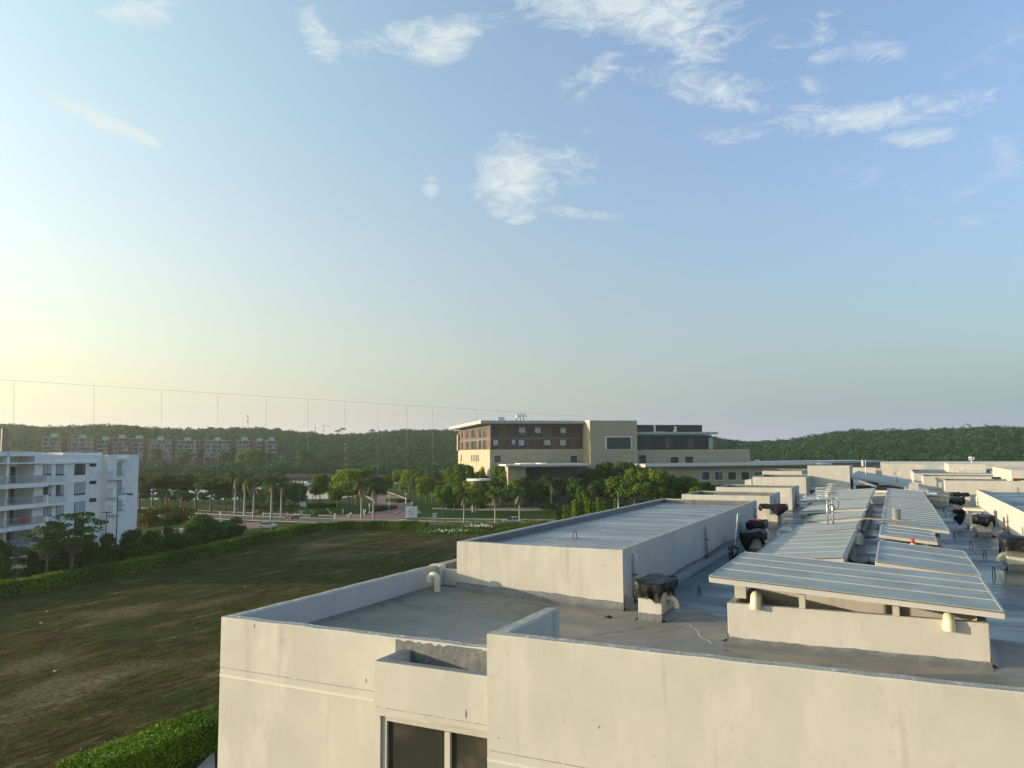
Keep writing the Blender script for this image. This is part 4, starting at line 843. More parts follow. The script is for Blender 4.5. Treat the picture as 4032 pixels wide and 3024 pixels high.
# front windows
fy = .25
for (x0, y0, x1, y1) in [(648,225,707,305),(786,225,842,307),(1008,228,1062,305),(583,335,620,400),(645,335,698,415),(867,335,926,410),(1003,335,1060,415),(423,335,470,415)]:
    w = hb(x0, y0, x1, y1, fy-.10, fy+.02, 'window', M['clad_dark'], HT); v = HF.boxY(*kB(x0, y0), *kB(x1, y1), fy-.13, fy-.11, fy-.1)
    mid = v[5]-(v[5]-v[2])*.62
    LB().box(v[0]+.1, fy-.14, mid, v[3]-.1, fy-.105, v[5]-.1).build('blind', M['curtain'], w); LB().box(v[0]+.25, fy-.14, v[2]+.2, v[3]-.25, fy-.105, mid-.15).build('pane', M['glass_house'], w)
for (x0, y0, x1, y1) in [(485,225,548,308),(860,225,935,308),(720,335,745,415),(935,340,990,415),(1070,340,1082,415)]: hb(x0, y0, x1, y1, fy-.03, fy+.02, 'brick_panel', M['clad_red'], HT)
for x in (440, 595, 733, 840, 1085): hb(x, 222, x+5, 418, fy-.06, fy+.02, 'mullion', M['dark'], HT)
for (x0, y0, x1, y1) in [(433,473,493,534),(1097,472,1157,530)]:
    w = hb(x0-3, y0-3, x1+3, y1+3, -.06, .05, 'window', M['white'], HT); hb(x0, y0, x1, y1, -.09, -.05, 'pane', M['glass_dark'], w)
# sunlit left end: strips of windows and slits
def hx(x0, y0, x1, y1, d0, d1, name, m, parent):
    a = HF.onX(*kB(x0, y0), .3 if y1 < 419 else 0); c = HF.onX(*kB(x1, y1), .3 if y1 < 419 else 0); bx = .3 if y1 < 419 else 0
    return LB().box(bx-d1, a[0], c[1], bx-d0, c[0], a[1]).build(name, m, parent)
for (ya, yb2) in ((236, 312), (338, 416)):
    zt, zb2 = None, None
    for i, (x0, x1, kind) in enumerate([(124,146,'p'),(150,160,'g'),(163,184,'p'),(192,214,'w'),(219,232,'p'),(236,252,'g'),(257,280,'w'),(286,298,'p'),(302,318,'g'),(324,334,'p'),(338,360,'w'),(372,396,'p')]):
        f = (396-x0)/270.; ys = ya+f*22 if ya < 300 else ya+f*4
        hx(x0, ys, x1, yb2-(f*0 if ya > 300 else -f*8), .0, .06, {'p': 'brick_panel', 'g': 'slit_window', 'w': 'window'}[kind], {'p': M['clad_red'], 'g': M['glass_dark'], 'w': M['glass_house']}[kind], HT)
for (x0, x1) in [(143,152),(235,243),(254,262),(272,280),(289,298)]: hx(x0, 466, x1, 524, .0, .05, 'slit_window', M['dark'], HT)
# stone tower standing forward
ut = HF.onY(*kB(1208, 420))[0]; yt = HF.onX(*kB(1270, 420), ut)[0]; a = HF.onY(*kB(1270, 172), yt); c = HF.onY(*kB(1675, 172), yt)
tw = LB().box(ut, yt, 0, c[0], 8, a[1]).build('stone_tower', M['stone'], HT); LB().box(ut-.1, yt-.1, a[1], c[0]+.1, 8.1, a[1]+.25).build('coping', M['white'], tw)
w = hb(1400, 305, 1632, 420, yt-.08, yt+.05, 'window', M['white'], HT, yt); hb(1412, 314, 1624, 416, yt-.12, yt-.06, 'pane', M['glass_dark'], w, yt)
# dark right wing with set-back penthouse
def hs(px0, py0, px1, py1, ya, yb2, name, m, parent, ref=None): return LB().box(*HF.boxY(px0, py0, px1, py1, ya, yb2, ref)).build(name, m, parent)
hs(2505, 1717, 2803, 1771, -1, 12, 'dark_storey', M['clad_dark'], HT); hs(2500, 1701, 2828, 1710, -3.5, 12, 'roof', M['roof_teal'], HT); hs(2500, 1674, 2765, 1703, 3, 14, 'penthouse', M['clad_dark'], HT); hs(2500, 1672, 2766, 1674, 2.8, 14, 'coping', M['white'], HT)
hs(2790, 1722, 2808, 1770, -1.3, -1.05, 'corner_panel', M['roof_teal'], HT)
for i, (a, c) in enumerate([(2620,2650), (2702,2735)]): w = hs(a, 1722, c, 1766, -1.1, -1.0, 'window', M['glass_house'], HT)
hs(2530, 1724, 2565, 1766, -1.1, -1.0, 'window', M['glass_dark'], HT)
g = LB(); 
for (px_, py0, py1) in [(2578, 1676, 1704), (2660, 1680, 1704), (2655, 1690, 1704)]:
    a = HF.onY(px_, py0, 1.5); c = HF.onY(px_, py1, 1.5); g.box(a[0]-.25, 1.3, c[1], a[0]+.25, 1.8, a[1])
a = HF.onY(2590, 1701, 1.0); g.box(a[0]-1.5, .8, a[1]-.8, a[0]+2.5, 1.3, a[1]+.1); g.build('roof_equipment', M['bright'], HT)
hs(2505, 1771, 2957, 1900, -2.2, 12, 'stone_wall', M['stone'], HT)
for (a, b2, c, d2) in [(2516, 1792, 2545, 1835), (2640, 1799, 2673, 1840), (2698, 1797, 2730, 1824)]:
    w = hs(a-1, b2-1, c+1, d2, -2.28, -2.1, 'window', M['white'], HT); hs(a, b2, c, d2-1, -2.33, -2.25, 'pane', M['glass_dark'], w)
# long low wing with square windows
hs(2560, 1832.6, 3195, 1935, -16, -3, 'low_wing_wall', M['stone'], HT); w = hs(2540, 1827, 3205, 1832.5, -18, -2.5, 'low_wing_roof', M['concrete'], HT); hs(2540, 1826, 3205, 1828.5, -18.1, -17.9, 'roof_edge', M['bright'], w)
for i in range(7):
    x0 = 2763+i*52; w = hs(x0-1.5, 1857, x0+33.5, 1891, -16.08, -15.9, 'window', M['white'], HT); hs(x0, 1858.5, x0+31.5, 1889, -16.12, -16.05, 'pane', M['glass_house'], w); hs(x0, 1879, x0+31.5, 1880.5, -16.15, -16.1, 'glazing_bar', M['dark'], w)
hs(2990, 1818, 3480, 1822, 2, 20, 'far_roof', M['roof_teal'], HT); hs(3030, 1822, 3500, 1850, 4, 20, 'far_wall', M['concrete'], HT); hs(3232, 1822, 3275, 1835, -1.5, 2, 'roof_box', M['white'], HT)
g = LB(); 
for i in range(4): a = HF.onY(2975+i*5, 1809+(i % 2)*4, -1); g.box(a[0]-.2, -1.2, a[1]-1.2, a[0]+.25, -.8, a[1])
g.build('roof_equipment', M['bright'], HT)
# rooftop ducts on the left part
g = LB(); a = HF.onY(*kB(630, 180), 4); 
for dx in (0, 1.2, 2.3): g.tube([(a[0]+dx, 4, zro+.9), (a[0]+dx, 4, zro+2.8), (a[0]+dx+.35, 4, zro+3.3), (a[0]+dx+.8, 4, zro+2.9), (a[0]+dx+.8, 4, zro+2.2)], .2, 8)
a = HF.onY(*kB(490, 180), 4); g.box(a[0]-1, 3.5, zro+.9, a[0]+1.2, 5, zro+2.2); g.build('roof_duct', M['steel'], HT)
# entrance canopy roofs
def hz(px0, px1, pyt, thick, yl, dep, name, m): 
    a = HF.onY(px0, pyt, yl); c = HF.onY(px1, pyt, yl); return LB().box(a[0], yl, a[1]-thick, c[0], yl+dep, a[1]).build(name, m, HT)
hz(1992, 2316, 1829, .5, -14, 10, 'entrance_roof', M['bright']); hz(2060, 2300, 1832, .5, -14.1, .2, 'fascia', M['concrete']); hz(2000, 2070, 1834, 6, -11, 8, 'porch_wall', M['stone']); hz(2075, 2310, 1837, 16, -5, 4.9, 'entrance_wall', M['belt'])
a = HF.onY(2040, 1826, -9); g = LB()
for i in range(22): 
    u = HF.onY(2038+i*(4 if i < 16 else 5), 1826, -9)[0]; g.box(u-.06, -12, HF.onY(2038, 1829, -9)[1], u+.06, -6, HF.onY(2038, 1824, -9)[1])
g.build('pergola_slats', M['white'], HT)
# round bus shelter like canopy among the trees
t = thing('canopy_shelter', 'pale flat round ended canopy on two slender columns among the trees', 'shelter', G(1868, 1985)); p0 = t.location
r_ = atd(1868, 1892, 205); q0 = G(1868, 1990)
ctr = atd(1885, 1892, 215); g = MB(); n = 24; pts = [(ctr.x+3.6*cos(2*pi*i/n), ctr.y+2.6*sin(2*pi*i/n), ctr.z) for i in range(n)]; g.prism(pts, (0, 0, .5)); g.build('roof', M['bright'], t); 
pts = [(ctr.x+3.2*cos(2*pi*i/n), ctr.y+2.3*sin(2*pi*i/n), ctr.z-.5) for i in range(n)]; MB().prism(pts, (0, 0, .5)).build('soffit', M['clad'], t)
for px_ in (1860, 1870): c = atd(px_, 1900, 214); MB().box(c.x-.22, c.y-.22, GZ, c.x+.22, c.y+.22, ctr.z-.45).build('column', M['concrete'], t)

# ------------------------------------------------------------------ white apartment building on the left
AF = Frame(atd(529, 1789, 133), -18.2)
AP = thing('apartment_building', 'white four storey apartment building with glass railed balconies on the left', 'building', AF.o, AF.rz)
kA = lambda x, y: (x*.3618, 1650+y*.3618)
def A(x, y, yl=0.): return AF.onY(*kA(x, y), yl)
uC = A(378, 500)[0]; uL = A(-260, 500)[0]; zT = A(1460, 388)[1]; uS = A(1118, 400)[0]
DP = 16
LB().box(uC, 0, 0, uS, DP, zT).build('facade_wall', M['apt'], AP); LB().box(uS, -.9, 0, 0, DP, zT+.02).build('facade_wall', M['apt'], AP)
LB().box(uC-.02, -.25, A(600, 478)[1]-.15, A(1050, 480)[0], 0, A(600, 470)[1]+.1).build('string_course', M['apt'], AP)
zt2 = A(60, 353)[1]; LB().box(uL, 2.6, 0, uC, DP, zt2).build('loggia_back_wall', M['apt'], AP)
u1 = A(96, 500)[0]; u0 = A(70, 500)[0]
for (a, b2) in ((u0, u1), (A(-255, 500)[0], A(-235, 500)[0])): LB().box(a, -.1, 0, b2, 2.6, zt2).build('column', M['apt'], AP)
LB().box(uL, -.1, A(60, 405)[1], uC, 2.6, zt2).build('top_beam', M['apt'], AP)
lv = [A(95, y)[1] for y in (480, 710, 937, 1178)]
pit = lv[0]-lv[1]
lv = [lv[0]-pit*i for i in range(6)]
for i, z in enumerate(lv[:5]):
    LB().box(uL, -1.3 if i else -.6, z-.55 if i else z-.12, A(445, 480)[0], 2.6, z+.05).build('balcony_slab', M['apt'], AP)
    if i:
        r = LB(); uE = A(438, 480)[0]; r.box(uL, -1.25, z+.05, uE, -1.21, z+1.05); r.box(uE-.04, -1.21, z+.05, uE, 0, z+1.05); rl = r.build('balcony_rail', M['tint_glass'], AP); LB().box(uL, -1.28, z+1.05, uE+.02, -1.18, z+1.10).build('handrail', M['alu'], rl)
    zb = z-pit+.06
    if i < 4:
        w = LB().box(u1+.1, 2.50, zb, uC-.3, 2.59, z-.60).build('sliding_door', M['glass_dark'], AP)
        rn = random.Random(i); g = LB()
        for k in range(5): 
            x = u1+.5+k*1.15+rn.uniform(-.2, .2); g.box(x, 2.44, zb+.05, x+rn.uniform(.25, .6), 2.49, z-.7)
        g.build('curtain', M['curtain'], w)
        g = LB(); 
        for k in range(1, 4): x = u1+.15+(uC-.9-u1-.15)*k/4; g.box(x-.04, 2.40, zb, x+.04, 2.48, z-.62)
        g.build('mullion', M['dark'], w)
        w = LB().box(uL+1, 2.50, zb, u0-.6, 2.59, z-.62).build('sliding_door', M['glass_dark'], AP); LB().box(uL+1.4, 2.44, zb+.05, uL+3, 2.49, z-.7).build('curtain', M['curtain'], w)
b_ = LB()
for (z, a, c) in ((lv[3], 285, 365),): pass
o = LB().box(A(300, 1100)[0], .4, lv[3]+.06, A(362, 1100)[0], 1.3, lv[3]+.9).build('red_armchair', M['red'], AP)
def aw(x0, y0, x1, y1, yl=0., open_=False, name='window', cur=True, tr=True):
    u_0, z1_ = A(x0, y0, yl); u_1, z0_ = A(x1, y1, yl); w = LB().box(u_0, yl-.05, z0_, u_1, yl+.03, z1_).build(name, M['belt'], AP)
    m_ = (u_0+u_1)/2; h = (z1_-z0_)
    if cur:
        LB().box(u_0+.07, yl-.075, z0_+(h*.14 if tr else .07), m_-.04, yl-.04, z1_-.07).build('pane', M['curtain'] if not open_ else M['glass_house'], w); LB().box(m_+.04, yl-.08, z0_+(h*.14 if tr else .07), u_1-.07, yl-.04, z1_-.07).build('pane', M['curtain'] if open_ != 2 else M['glass_house'], w)
        if tr: LB().box(u_0+.07, yl-.075, z0_+.06, u_1-.07, yl-.04, z0_+h*.11).build('pane', M['glass_dark'], w)
    else: LB().box(u_0+.07, yl-.075, z0_+.07, u_1-.07, yl-.04, z1_-.07).build('pane', M['glass_dark'], w)
for i, (ya, yb2) in enumerate(((486, 614), (710, 836), (936, 1056), (1158, 1272))):
    aw(472, ya, 556, yb2, open_=i == 1); aw(611, ya, 690, yb2, open_=i == 1)
    if i == 3: pass
aw(812, 486, 925, 606, open_=2); aw(810, 692, 923, 822); aw(808, 904, 921, 1030); aw(805, 1120, 912, 1262, cur=False)
for (ya, yb2) in ((483, 516), (673, 707), (863, 899)): aw(973, ya, 1045, yb2, cur=False)
for i, (ya, yb2, gt, gb) in enumerate(((612, 710, 616, 668), (830, 932, 838, 886), (1060, 1152, 1066, 1112))):
    u_0, zt_ = A(468, ya, -1.2); u_1, zb_ = A(702, yb2, -1.2); g = LB(); g.box(u_0, -1.2, zb_, u_1, 0, zb_+.35); g.box(u_0, -1.2, zb_+.35, u_0+1.1, -1.08, zt_); g.box(u_0, -1.08, zb_+.35, u_0+.12, 0, zt_); bl = g.build('balcony', M['apt'], AP); LB().box(u_0+1.1, -1.18, zb_+.35, u_1+.3, -1.14, zt_-.05).build('glass_panel', M['tint_glass'], bl)
for i, (ya, yb2, da, db) in enumerate(((556, 656, 478, 612), (743, 845, 664, 800), (929, 1030, 890, 990))):
    aw(1277, da, 1322, db, -.9, name='balcony_door', tr=False); u_0, zt_ = A(1270, ya, -1.9); u_1, zb_ = A(1364, yb2, -1.9); g = LB(); g.box(u_0-.9, -1.9, zb_, u_1-.3, -.9, zb_+.30); g.box(u_0-.9, -1.9, zb_+.30, u_0-.0, -1.8, zt_); g.box(u_0-.9, -1.8, zb_+.3, u_0-.8, -.9, zt_); bl = g.build('balcony', M['apt'], AP); LB().box(u_0, -1.88, zb_+.30, u_1, -1.84, zt_-.05).build('glass_panel', M['tint_glass'], bl)
LB().box(A(1230, 440)[0], -1.7, A(1230, 450)[1], A(1325, 440)[0], -.9, A(1230, 427)[1]).build('window_hood', M['apt'], AP)
g = LB(); 
for (a, c) in ((415, 520), (528, 615), (780, 893), (900, 990)): g.box(A(a, 380)[0], 1.5, zT, A(c, 380)[0], 4.5, A(a, 362)[1])
g.build('roof_panels', M['bright'], AP); LB().box(A(1000, 380)[0], 2, zT, A(1235, 380)[0], 6, A(1000, 366)[1]).build('roof_box', M['white'], AP)
LB().box(A(415, 380)[0], 4.6, zT, A(1235, 380)[0], 6.5, A(415, 357)[1]).build('dark_ridge', M['gasket'], AP)
g = LB(); p_ = A(240, 1390, -4); g.box(A(60, 1390, -4)[0], -5, 0, A(230, 1390, -4)[0], -2, lv[4]-.6); g.build('terrace', M['apt'], AP)
LB().box(A(60, 1390, -4)[0], -5.02, lv[4]-.6, A(230, 1390, -4)[0], -4.98, lv[4]+.5).build('terrace_rail', M['tint_glass'], AP)

# ------------------------------------------------------------------ brick apartment blocks on the far hillside
kZ = lambda x, y: (x*.4943, 1480+y*.4943)
BLK = [(297,332,492,487,600,2),(505,540,752,497,600,2),(757,765,866,509,610,0),(868,885,1022,495,625,0),(1024,1030,1142,499,600,1),(1140,1172,1375,509,640,1),(1380,1398,1575,514,630,1),(1590,1628,1840,515,625,1),(1848,1880,1996,513,600,1),(2005,2022,2075,520,600,0),(2100,2110,2200,514,590,0)]
LBL = ['leftmost, with two orange pillars', 'second from the left', 'dim narrow one third from the left', 'fourth from the left, greyish under bare trees', 'fifth from the left, low with brown brick', 'in mid row with a bright orange end', 'seventh from the left with white floor bands', 'eighth from the left, with brown shaft', 'ninth from the left with a sunny orange end wall', 'small one half sunk in trees near the right end', 'rightmost of the row, barely above the trees']
for bi, (xo, x0, x1, yt_, yb2, ns) in enumerate(BLK):
    dist = 545+bi*6; a = atd(*kZ(x0, yt_), dist); F_ = Frame(a, 50)
    T_ = thing('brick_apartment_block', 'distant balconied brick apartment block, '+LBL[bi], 'building', F_.o, F_.rz, 'brick apartment blocks on the far hillside')
    ux = F_.onY(*kZ(x1, yt_))[0]; zt_ = F_.onY(*kZ(x0, yt_))[1]; zb_ = max(0, F_.onY(*kZ(x0, yb2))[1]-8); dp = abs(F_.onX(*kZ(xo, yt_))[0]) if xo < x0 else 6; dp = min(14, max(5, dp))
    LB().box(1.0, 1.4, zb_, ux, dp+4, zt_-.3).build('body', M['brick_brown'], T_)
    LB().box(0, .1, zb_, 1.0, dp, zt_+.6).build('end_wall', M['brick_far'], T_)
    if ns == 2: LB().box(ux*.86, -.4, zb_, ux*.86+1.6, 1.4, zt_+.3).build('pillar', M['brick_far'], T_)
    nf = 5; fh = 3.05
    for k in range(nf):
        z = zt_-k*fh
        if z < zb_+2: break
        LB().box(1.0, -.6, z-.45, ux+.2, 1.4, z+.15).build('floor_slab', M['concrete'], T_)
        w = LB().box(1.3, 1.32, z-fh+.1, ux-.3, 1.39, z-.5).build('window_band', M['glass_house'], T_)
        rn = random.Random(bi*9+k); g = LB(); x = 1.5
        while x < ux-2:
            wd_ = rn.uniform(.8, 2.0)
            if rn.random() < .6: LB().box(x, 1.25, z-fh+.1, x+wd_, 1.31, z-.55).build('curtain', M['curtain'], w)
            x += wd_+rn.uniform(.3, 1.2)
        g = LB()
        for k2 in (2,): g.box(ux*k2/4-.12, -.2, z-fh, ux*k2/4+.12, 1.38, z-.45)
        g.build('pier', M['brick_brown'], T_)
    LB().box(ux*.35, 4, zt_, ux*.35+4, 8, zt_+2.4).build('roof_hut', M['stucco'], T_)
# telecom mast and hilltop pylons
def mast(label, px_, py0, py1, d, w=.5):
    a = atd(px_, py0, d); b2 = atd(px_, py1, d); t = thing('lattice_mast', label, 'mast', (b2.x, b2.y, b2.z)); g = MB()
    for k in range(4):
        c_, s2 = cos(pi/4+k*pi/2), sin(pi/4+k*pi/2); g.tube([(b2.x+c_*w, b2.y+s2*w, b2.z), (a.x+c_*w*.5, a.y+s2*w*.5, a.z)], .12, 5)
    H = a.z-b2.z
    for i in range(int(H/1.5)): g.box(b2.x-w, b2.y-w, b2.z+i*1.5, b2.x+w, b2.y+w, b2.z+i*1.5+.12)
    g.build('lattice', M['steel'], t); MB().box(a.x-.9, a.y-.5, a.z-H*.45, a.x+1.0, a.y+.5, a.z-H*.25).build('panel', M['concrete'], t); MB().box(a.x-.5, a.y-.5, a.z-H*.15, a.x+.5, a.y+.5, a.z).build('panel', M['concrete'], t)
mast('slim telecom mast rising above the forest ridge behind the brick blocks', 975, 1634, 1706, 950, .9)
t = thing('antenna', 'thin T shaped antenna frame on the forest ridge', 'antenna', atd(1275, 1700, 900)); MB().tube([atd(1275, 1704, 900), atd(1275, 1676, 900)], .3, 6).build('pole', M['steel'], t); MB().tube([atd(1247, 1679, 900), atd(1275, 1676, 900), atd(1300, 1678, 900)], .22, 6).build('crossbar', M['steel'], t)
t = thing('pole', 'lone thin pole on the forest ridge left of the T shaped frame', 'pole', atd(1241, 1700, 900)); MB().tube([atd(1241, 1700, 900), atd(1241, 1669, 900)], .25, 6).build('shaft', M['belt'], t)
t = thing('chimney', 'dark square chimney on the far left skyline', 'chimney', atd(17, 1740, 500)); a = atd(11, 1689, 500); c = atd(24, 1745, 500); MB().box(a.x, a.y-1, c.z-14, c.x, c.y+1, a.z).build('stack', M['gasket'], t)
MB().box(a.x-.1, a.y-1.1, a.z, c.x+.1, c.y+1.1, a.z+.3).build('cap', M['belt'], t)
# long low white strip across the water
t = thing('boom_barrier', 'red and white floating barrier on the lake left of the small tree', 'barrier', G(1170, 1902)); a = G(1140, 1899); b2 = G(1208, 1903)
for i in range(9): p = a.lerp(b2, i/9); q = a.lerp(b2, (i+.92)/9); MB().box(p.x, p.y-.4, GZ+.05, q.x, p.y+.4, GZ+1.0).build('segment', M['red'] if i % 2 else M['bright'], t)
# ================================================================== vegetation
def leaf_cards(P, Nrm, size, rng, flat=.5, aspect=.6):
    """quads at P, facing mostly Nrm with jitter; returns V, F"""
    n = len(P); J = rng.normal(0, flat, (n, 3)); Nn = Nrm+J; Nn /= np.linalg.norm(Nn, axis=1)[:, None]+1e-9
    T = rng.normal(0, 1, (n, 3)); T -= (T*Nn).sum(1)[:, None]*Nn; T /= np.linalg.norm(T, axis=1)[:, None]+1e-9; B = np.cross(Nn, T)
    s = (size*rng.uniform(.6, 1.35, n))[:, None]; a, b = T*s*.5, B*s*.5*aspect
    V = np.empty((n, 4, 3)); V[:, 0] = P-a; V[:, 1] = P-b; V[:, 2] = P+a; V[:, 3] = P+b
    return V.reshape(-1, 3), np.arange(n*4).reshape(-1, 4)
def lobes(seed, R_, H, z0, k, flat=.75, rmin=.22, rmax=.42):
    rnd = random.Random(seed); L = []
    for i in range(k):
        u = (i+.5)/k; a = i*2.39996+rnd.uniform(-.5, .5); rr = sqrt(rnd.uniform(.05, .95)); hz = rnd.uniform(0, 1)
        wid = sin(pi*min(.97, max(.1, .18+.72*hz)))**.7
        L.append((Vector((cos(a)*R_*rr*wid*.75, sin(a)*R_*rr*wid*.75, z0+H*(.12+.74*hz))), R_*rnd.uniform(rmin, rmax), rnd.random()))
    return L
def crown_data(name, seed, R_, z0, z1, k, n, size, flat=.7, droop=0., core=True, colour=(0., 1.), rmin=.22, rmax=.42):
    rng = np.random.default_rng(seed); H = z1-z0; L = lobes(seed, R_, H, z0, k, rmin=rmin, rmax=rmax); VV = []; FF = []; TT = []; off = 0
    per = n//k
    for (c, r, tv) in L:
        d = rng.normal(0, 1, (per, 3)); d[:, 2] = d[:, 2]*.9+.25; d /= np.linalg.norm(d, axis=1)[:, None]
        rad = r*np.power(rng.uniform(.45, 1.12, per), .5)
        # break the outline: secondary bumps
        bump = 1+.18*np.sin(d[:, 0]*7+tv*9)*np.sin(d[:, 1]*6+tv*5)+.12*np.sin(d[:, 2]*11+tv*3)
        P = np.array(c)+d*(rad*bump)[:, None]*np.array([1, 1, flat])
        V, F = leaf_cards(P, d, np.full(per, size), rng, .55)
        VV.append(V); FF.append(F+off); off += len(V)
        t = colour[0]+(colour[1]-colour[0])*np.clip(.25+.5*tv+rng.normal(0, .13, per), 0, 1); TT.append(np.repeat(t, 4))
    return np_mesh(name, np.concatenate(VV), np.concatenate(FF), np.concatenate(TT)), L
def limb_mesh(seed, L, ht, r0, m=None, lean=0.):
    rnd = random.Random(seed); b = MB(); z = ht
    top = Vector((lean*z, 0, z))
    b.tube([(0, 0, -.3), (lean*z*.3+.05, 0, z*.35), (lean*z*.6, .05, z*.7), top], [r0*1.25, r0, r0*.85, r0*.7], 9)
    for (c, r, tv) in L[::2]:
        mid = top.lerp(c, .5)+Vector((rnd.uniform(-.3, .3), rnd.uniform(-.3, .3), -.1*(c-top).length)); b.tube([top-Vector((0, 0, .1)), mid, c], [r0*.5, r0*.3, r0*.1], 6)
    return b
TREE = {}
def tree_kind(key, seed, R_, z0, z1, k, n, size, mt_, ht, r0, name='broadleaf_tree', **kw):
    me, L = crown_data('crown', seed, R_, z0, z1, k, n, size, **kw); me.materials.append(mt_)
    b = limb_mesh(seed, L, ht, r0); tm = bpy.data.meshes.new('trunk'); tm.from_pydata([tuple(v) for v in b.v], [], b.f); tm.polygons.foreach_set('use_smooth', b.sm); tm.materials.append(M['trunk'])
    TREE[key] = (name, me, tm, z1)
# unit: trees about 10 m tall
for i in range(4): tree_kind(('round', i), 100+i, 4.2, 2.6, 10.2, 22, 7000, .56, M['leaf'], 3.6, .22, flat=.8)
for i in range(3): tree_kind(('yellow', i), 120+i, 4.4, 2.8, 10.2, 24, 7000, .56, M['leaf_y'], 3.6, .2, flat=.8)
for i in range(3): tree_kind(('dark', i), 140+i, 4.6, 1.8, 10.2, 24, 7500, .58, M['leaf_d'], 3.0, .22, flat=.8)
for i in range(3): tree_kind(('flame', i), 160+i, 6.0, 6.3, 10.1, 20, 7500, .5, M['flame'], 5.2, .24, name='flame_tree', flat=.42, rmin=.2, rmax=.34)
for i in range(3): tree_kind(('bush', i), 180+i, 5.6, .2, 10.0, 26, 7000, .62, M['leaf_d'], 1.6, .15, name='shrub', flat=.8)
tree_kind(('sparse', 0), 201, 5.4, 4.2, 9.4, 26, 1700, .42, M['leaf_d'], 3.4, .26, name='sparse_tree', flat=.4, rmin=.12, rmax=.24)
tree_kind(('orange', 0), 211, 6.4, 2.6, 7.6, 22, 6500, .5, M['flame'], 3.0, .24, name='flame_tree', flat=.5, colour=(.25, 1.3), rmin=.22, rmax=.36)
def put_tree(key, loc, h, label, cat='tree', group='broadleaf trees in the park', wide=1., rz=0.):
    name, cm, tm, zt = TREE[key]; s = h/zt
    t = thing(name, label, cat, loc, rz, group); t.scale = (s*wide, s*wide, s)
    link('crown', cm, None, t); link('trunk', tm, None, t); return t
def zoff(loc): return Vector((loc.x, loc.y, GZ-.02))
def tp(key, px_, pyb, pyt, label, wide=1., grp='broadleaf trees in the park', i=0, cat='tree', bottom=None):
    """tree standing on the ground at pixel row pyb with its top at pixel row pyt"""
    g = G(px_, pyb); d = (g-CP).dot(fw); ztop = atd(px_, pyt, d).z
    return put_tree(key, zoff(g), ztop-GZ, label, cat, grp, wide, rz=i*1.3+px_*.37)
# --- park trees in the middle
park = [
 ('yellow',0,1372,2003,1846,1.1,'large yellow green tree left of the two drooping palms, its left half'), ('yellow',1,1405,1995,1832,1.15,'tallest sunlit tree behind the two drooping palms'), ('round',0,1480,1990,1872,.95,'dark sided tree right behind the drooping palms'),
 ('round',1,1330,1998,1905,1.0,'low tree leaning over the hedge left of the tall sunlit tree'), ('round',2,1259,1988,1866,.95,'small dark tree standing alone before the bright lake'), ('dark',0,1165,2006,1893,1.0,'dark tree beside the palms left of the playground tower'), ('dark',1,1120,2004,1900,.9,'dark tree mostly hidden behind the straight palms'),
 ('yellow',2,1576,1937,1848,1.15,'leftmost yellow green tree beside the paved street bend'), ('yellow',0,1610,1942,1846,1.2,'second yellow green tree by the street bend, close to its neighbour'), ('round',3,1644,1957,1862,1.2,'green tree on the lawn right of the street bend'), ('yellow',1,1676,1976,1870,1.05,'yellowish tree on the lawn above the white utility cabinet'),
 ('dark',2,1715,1962,1852,1.1,'dark tree behind the lawn, between yellow and round crowns'), ('round',0,1745,2026,1905,.95,'green tree standing right above the concrete bin'), ('round',1,1789,2018,1898,1.05,'green tree left of the first roadside palm'), ('round',2,1830,1992,1825,.95,'tall tree in front of the sunlit end of the stone building'), ('dark',0,1790,1985,1828,.85,'dark tree at the left foot of the sunlit stone wall'),
 ('yellow',2,1878,2025,1912,.95,'small yellowish tree between the first two roadside palms'), ('round',3,1905,1985,1842,.8,'tree right in front of the sunlit wall, near the shelter'), ('round',1,1975,1996,1833,1.0,'large round tree below the stone building corner'), ('round',0,1930,2012,1925,.8,'low tree just left of the second roadside palm'), ('yellow',0,2030,2002,1885,.85,'leafy tree behind the third roadside palm'), ('round',2,2000,2010,1905,.7,'dense tree between the second and third roadside palms'),
 ('round',3,2070,1998,1862,.8,'green tree at the right of the third roadside palm'), ('dark',1,2195,2002,1878,.8,'dark tree left of centre in the shaded entrance court'),('dark',0,2265,2004,1872,.8,'dark tree right of centre in the shaded entrance court'),('dark',2,2150,2000,1868,.7,'dark narrow tree at the left of the entrance court'),('dark',1,2225,1985,1852,1.0,'dark tree in front of the entrance recess'), ('dark',2,2285,1985,1848,1.0,'dark tree below the pergola roof'), ('dark',0,2340,1990,1835,1.0,'dark tree at the foot of the sunlit tower edge'), ('dark',1,2390,1988,1815,.9,'tallest dark tree below the stone tower'), ('dark',2,2462,1992,1812,.85,'dark tree right of the stone tower window'),
 ('round',0,2430,2005,1868,1.2,'olive rounded tree right above the raised roof edge'), ('round',1,2500,2008,1842,1.15,'broad olive tree behind the raised roof'), ('yellow',1,2555,2010,1838,1.0,'lighter olive tree behind the raised roof'), ('round',3,2610,2010,1850,1.0,'olive tree near the far end of the raised roof'), ('dark',0,2668,2005,1862,1.0,'dark tree before the low wing'), ('round',2,2720,2005,1876,1.0,'green tree before the low wing windows'), ('dark',1,2775,2000,1893,1.0,'dark tree at the left of the low wing windows'), ('yellow',2,2745,2020,1915,.8,'bright leafed tree above the second stair housing'), ('dark',2,2830,2000,1905,1.0,'dark low tree under the low wing windows'),
 ('round',0,2310,2040,1905,.9,'bushy tree among the tall reed like plants'), ('round',1,2165,1988,1870,.7,'leafy tree beside the feathery palm'), ('dark',2,2120,1984,1858,.75,'dark tree beside the entrance canopy'),
]
for i, (k, v, x, yb, yt, w, lb) in enumerate(park): tp((k, v), x, yb, yt, lb, w, i=i)
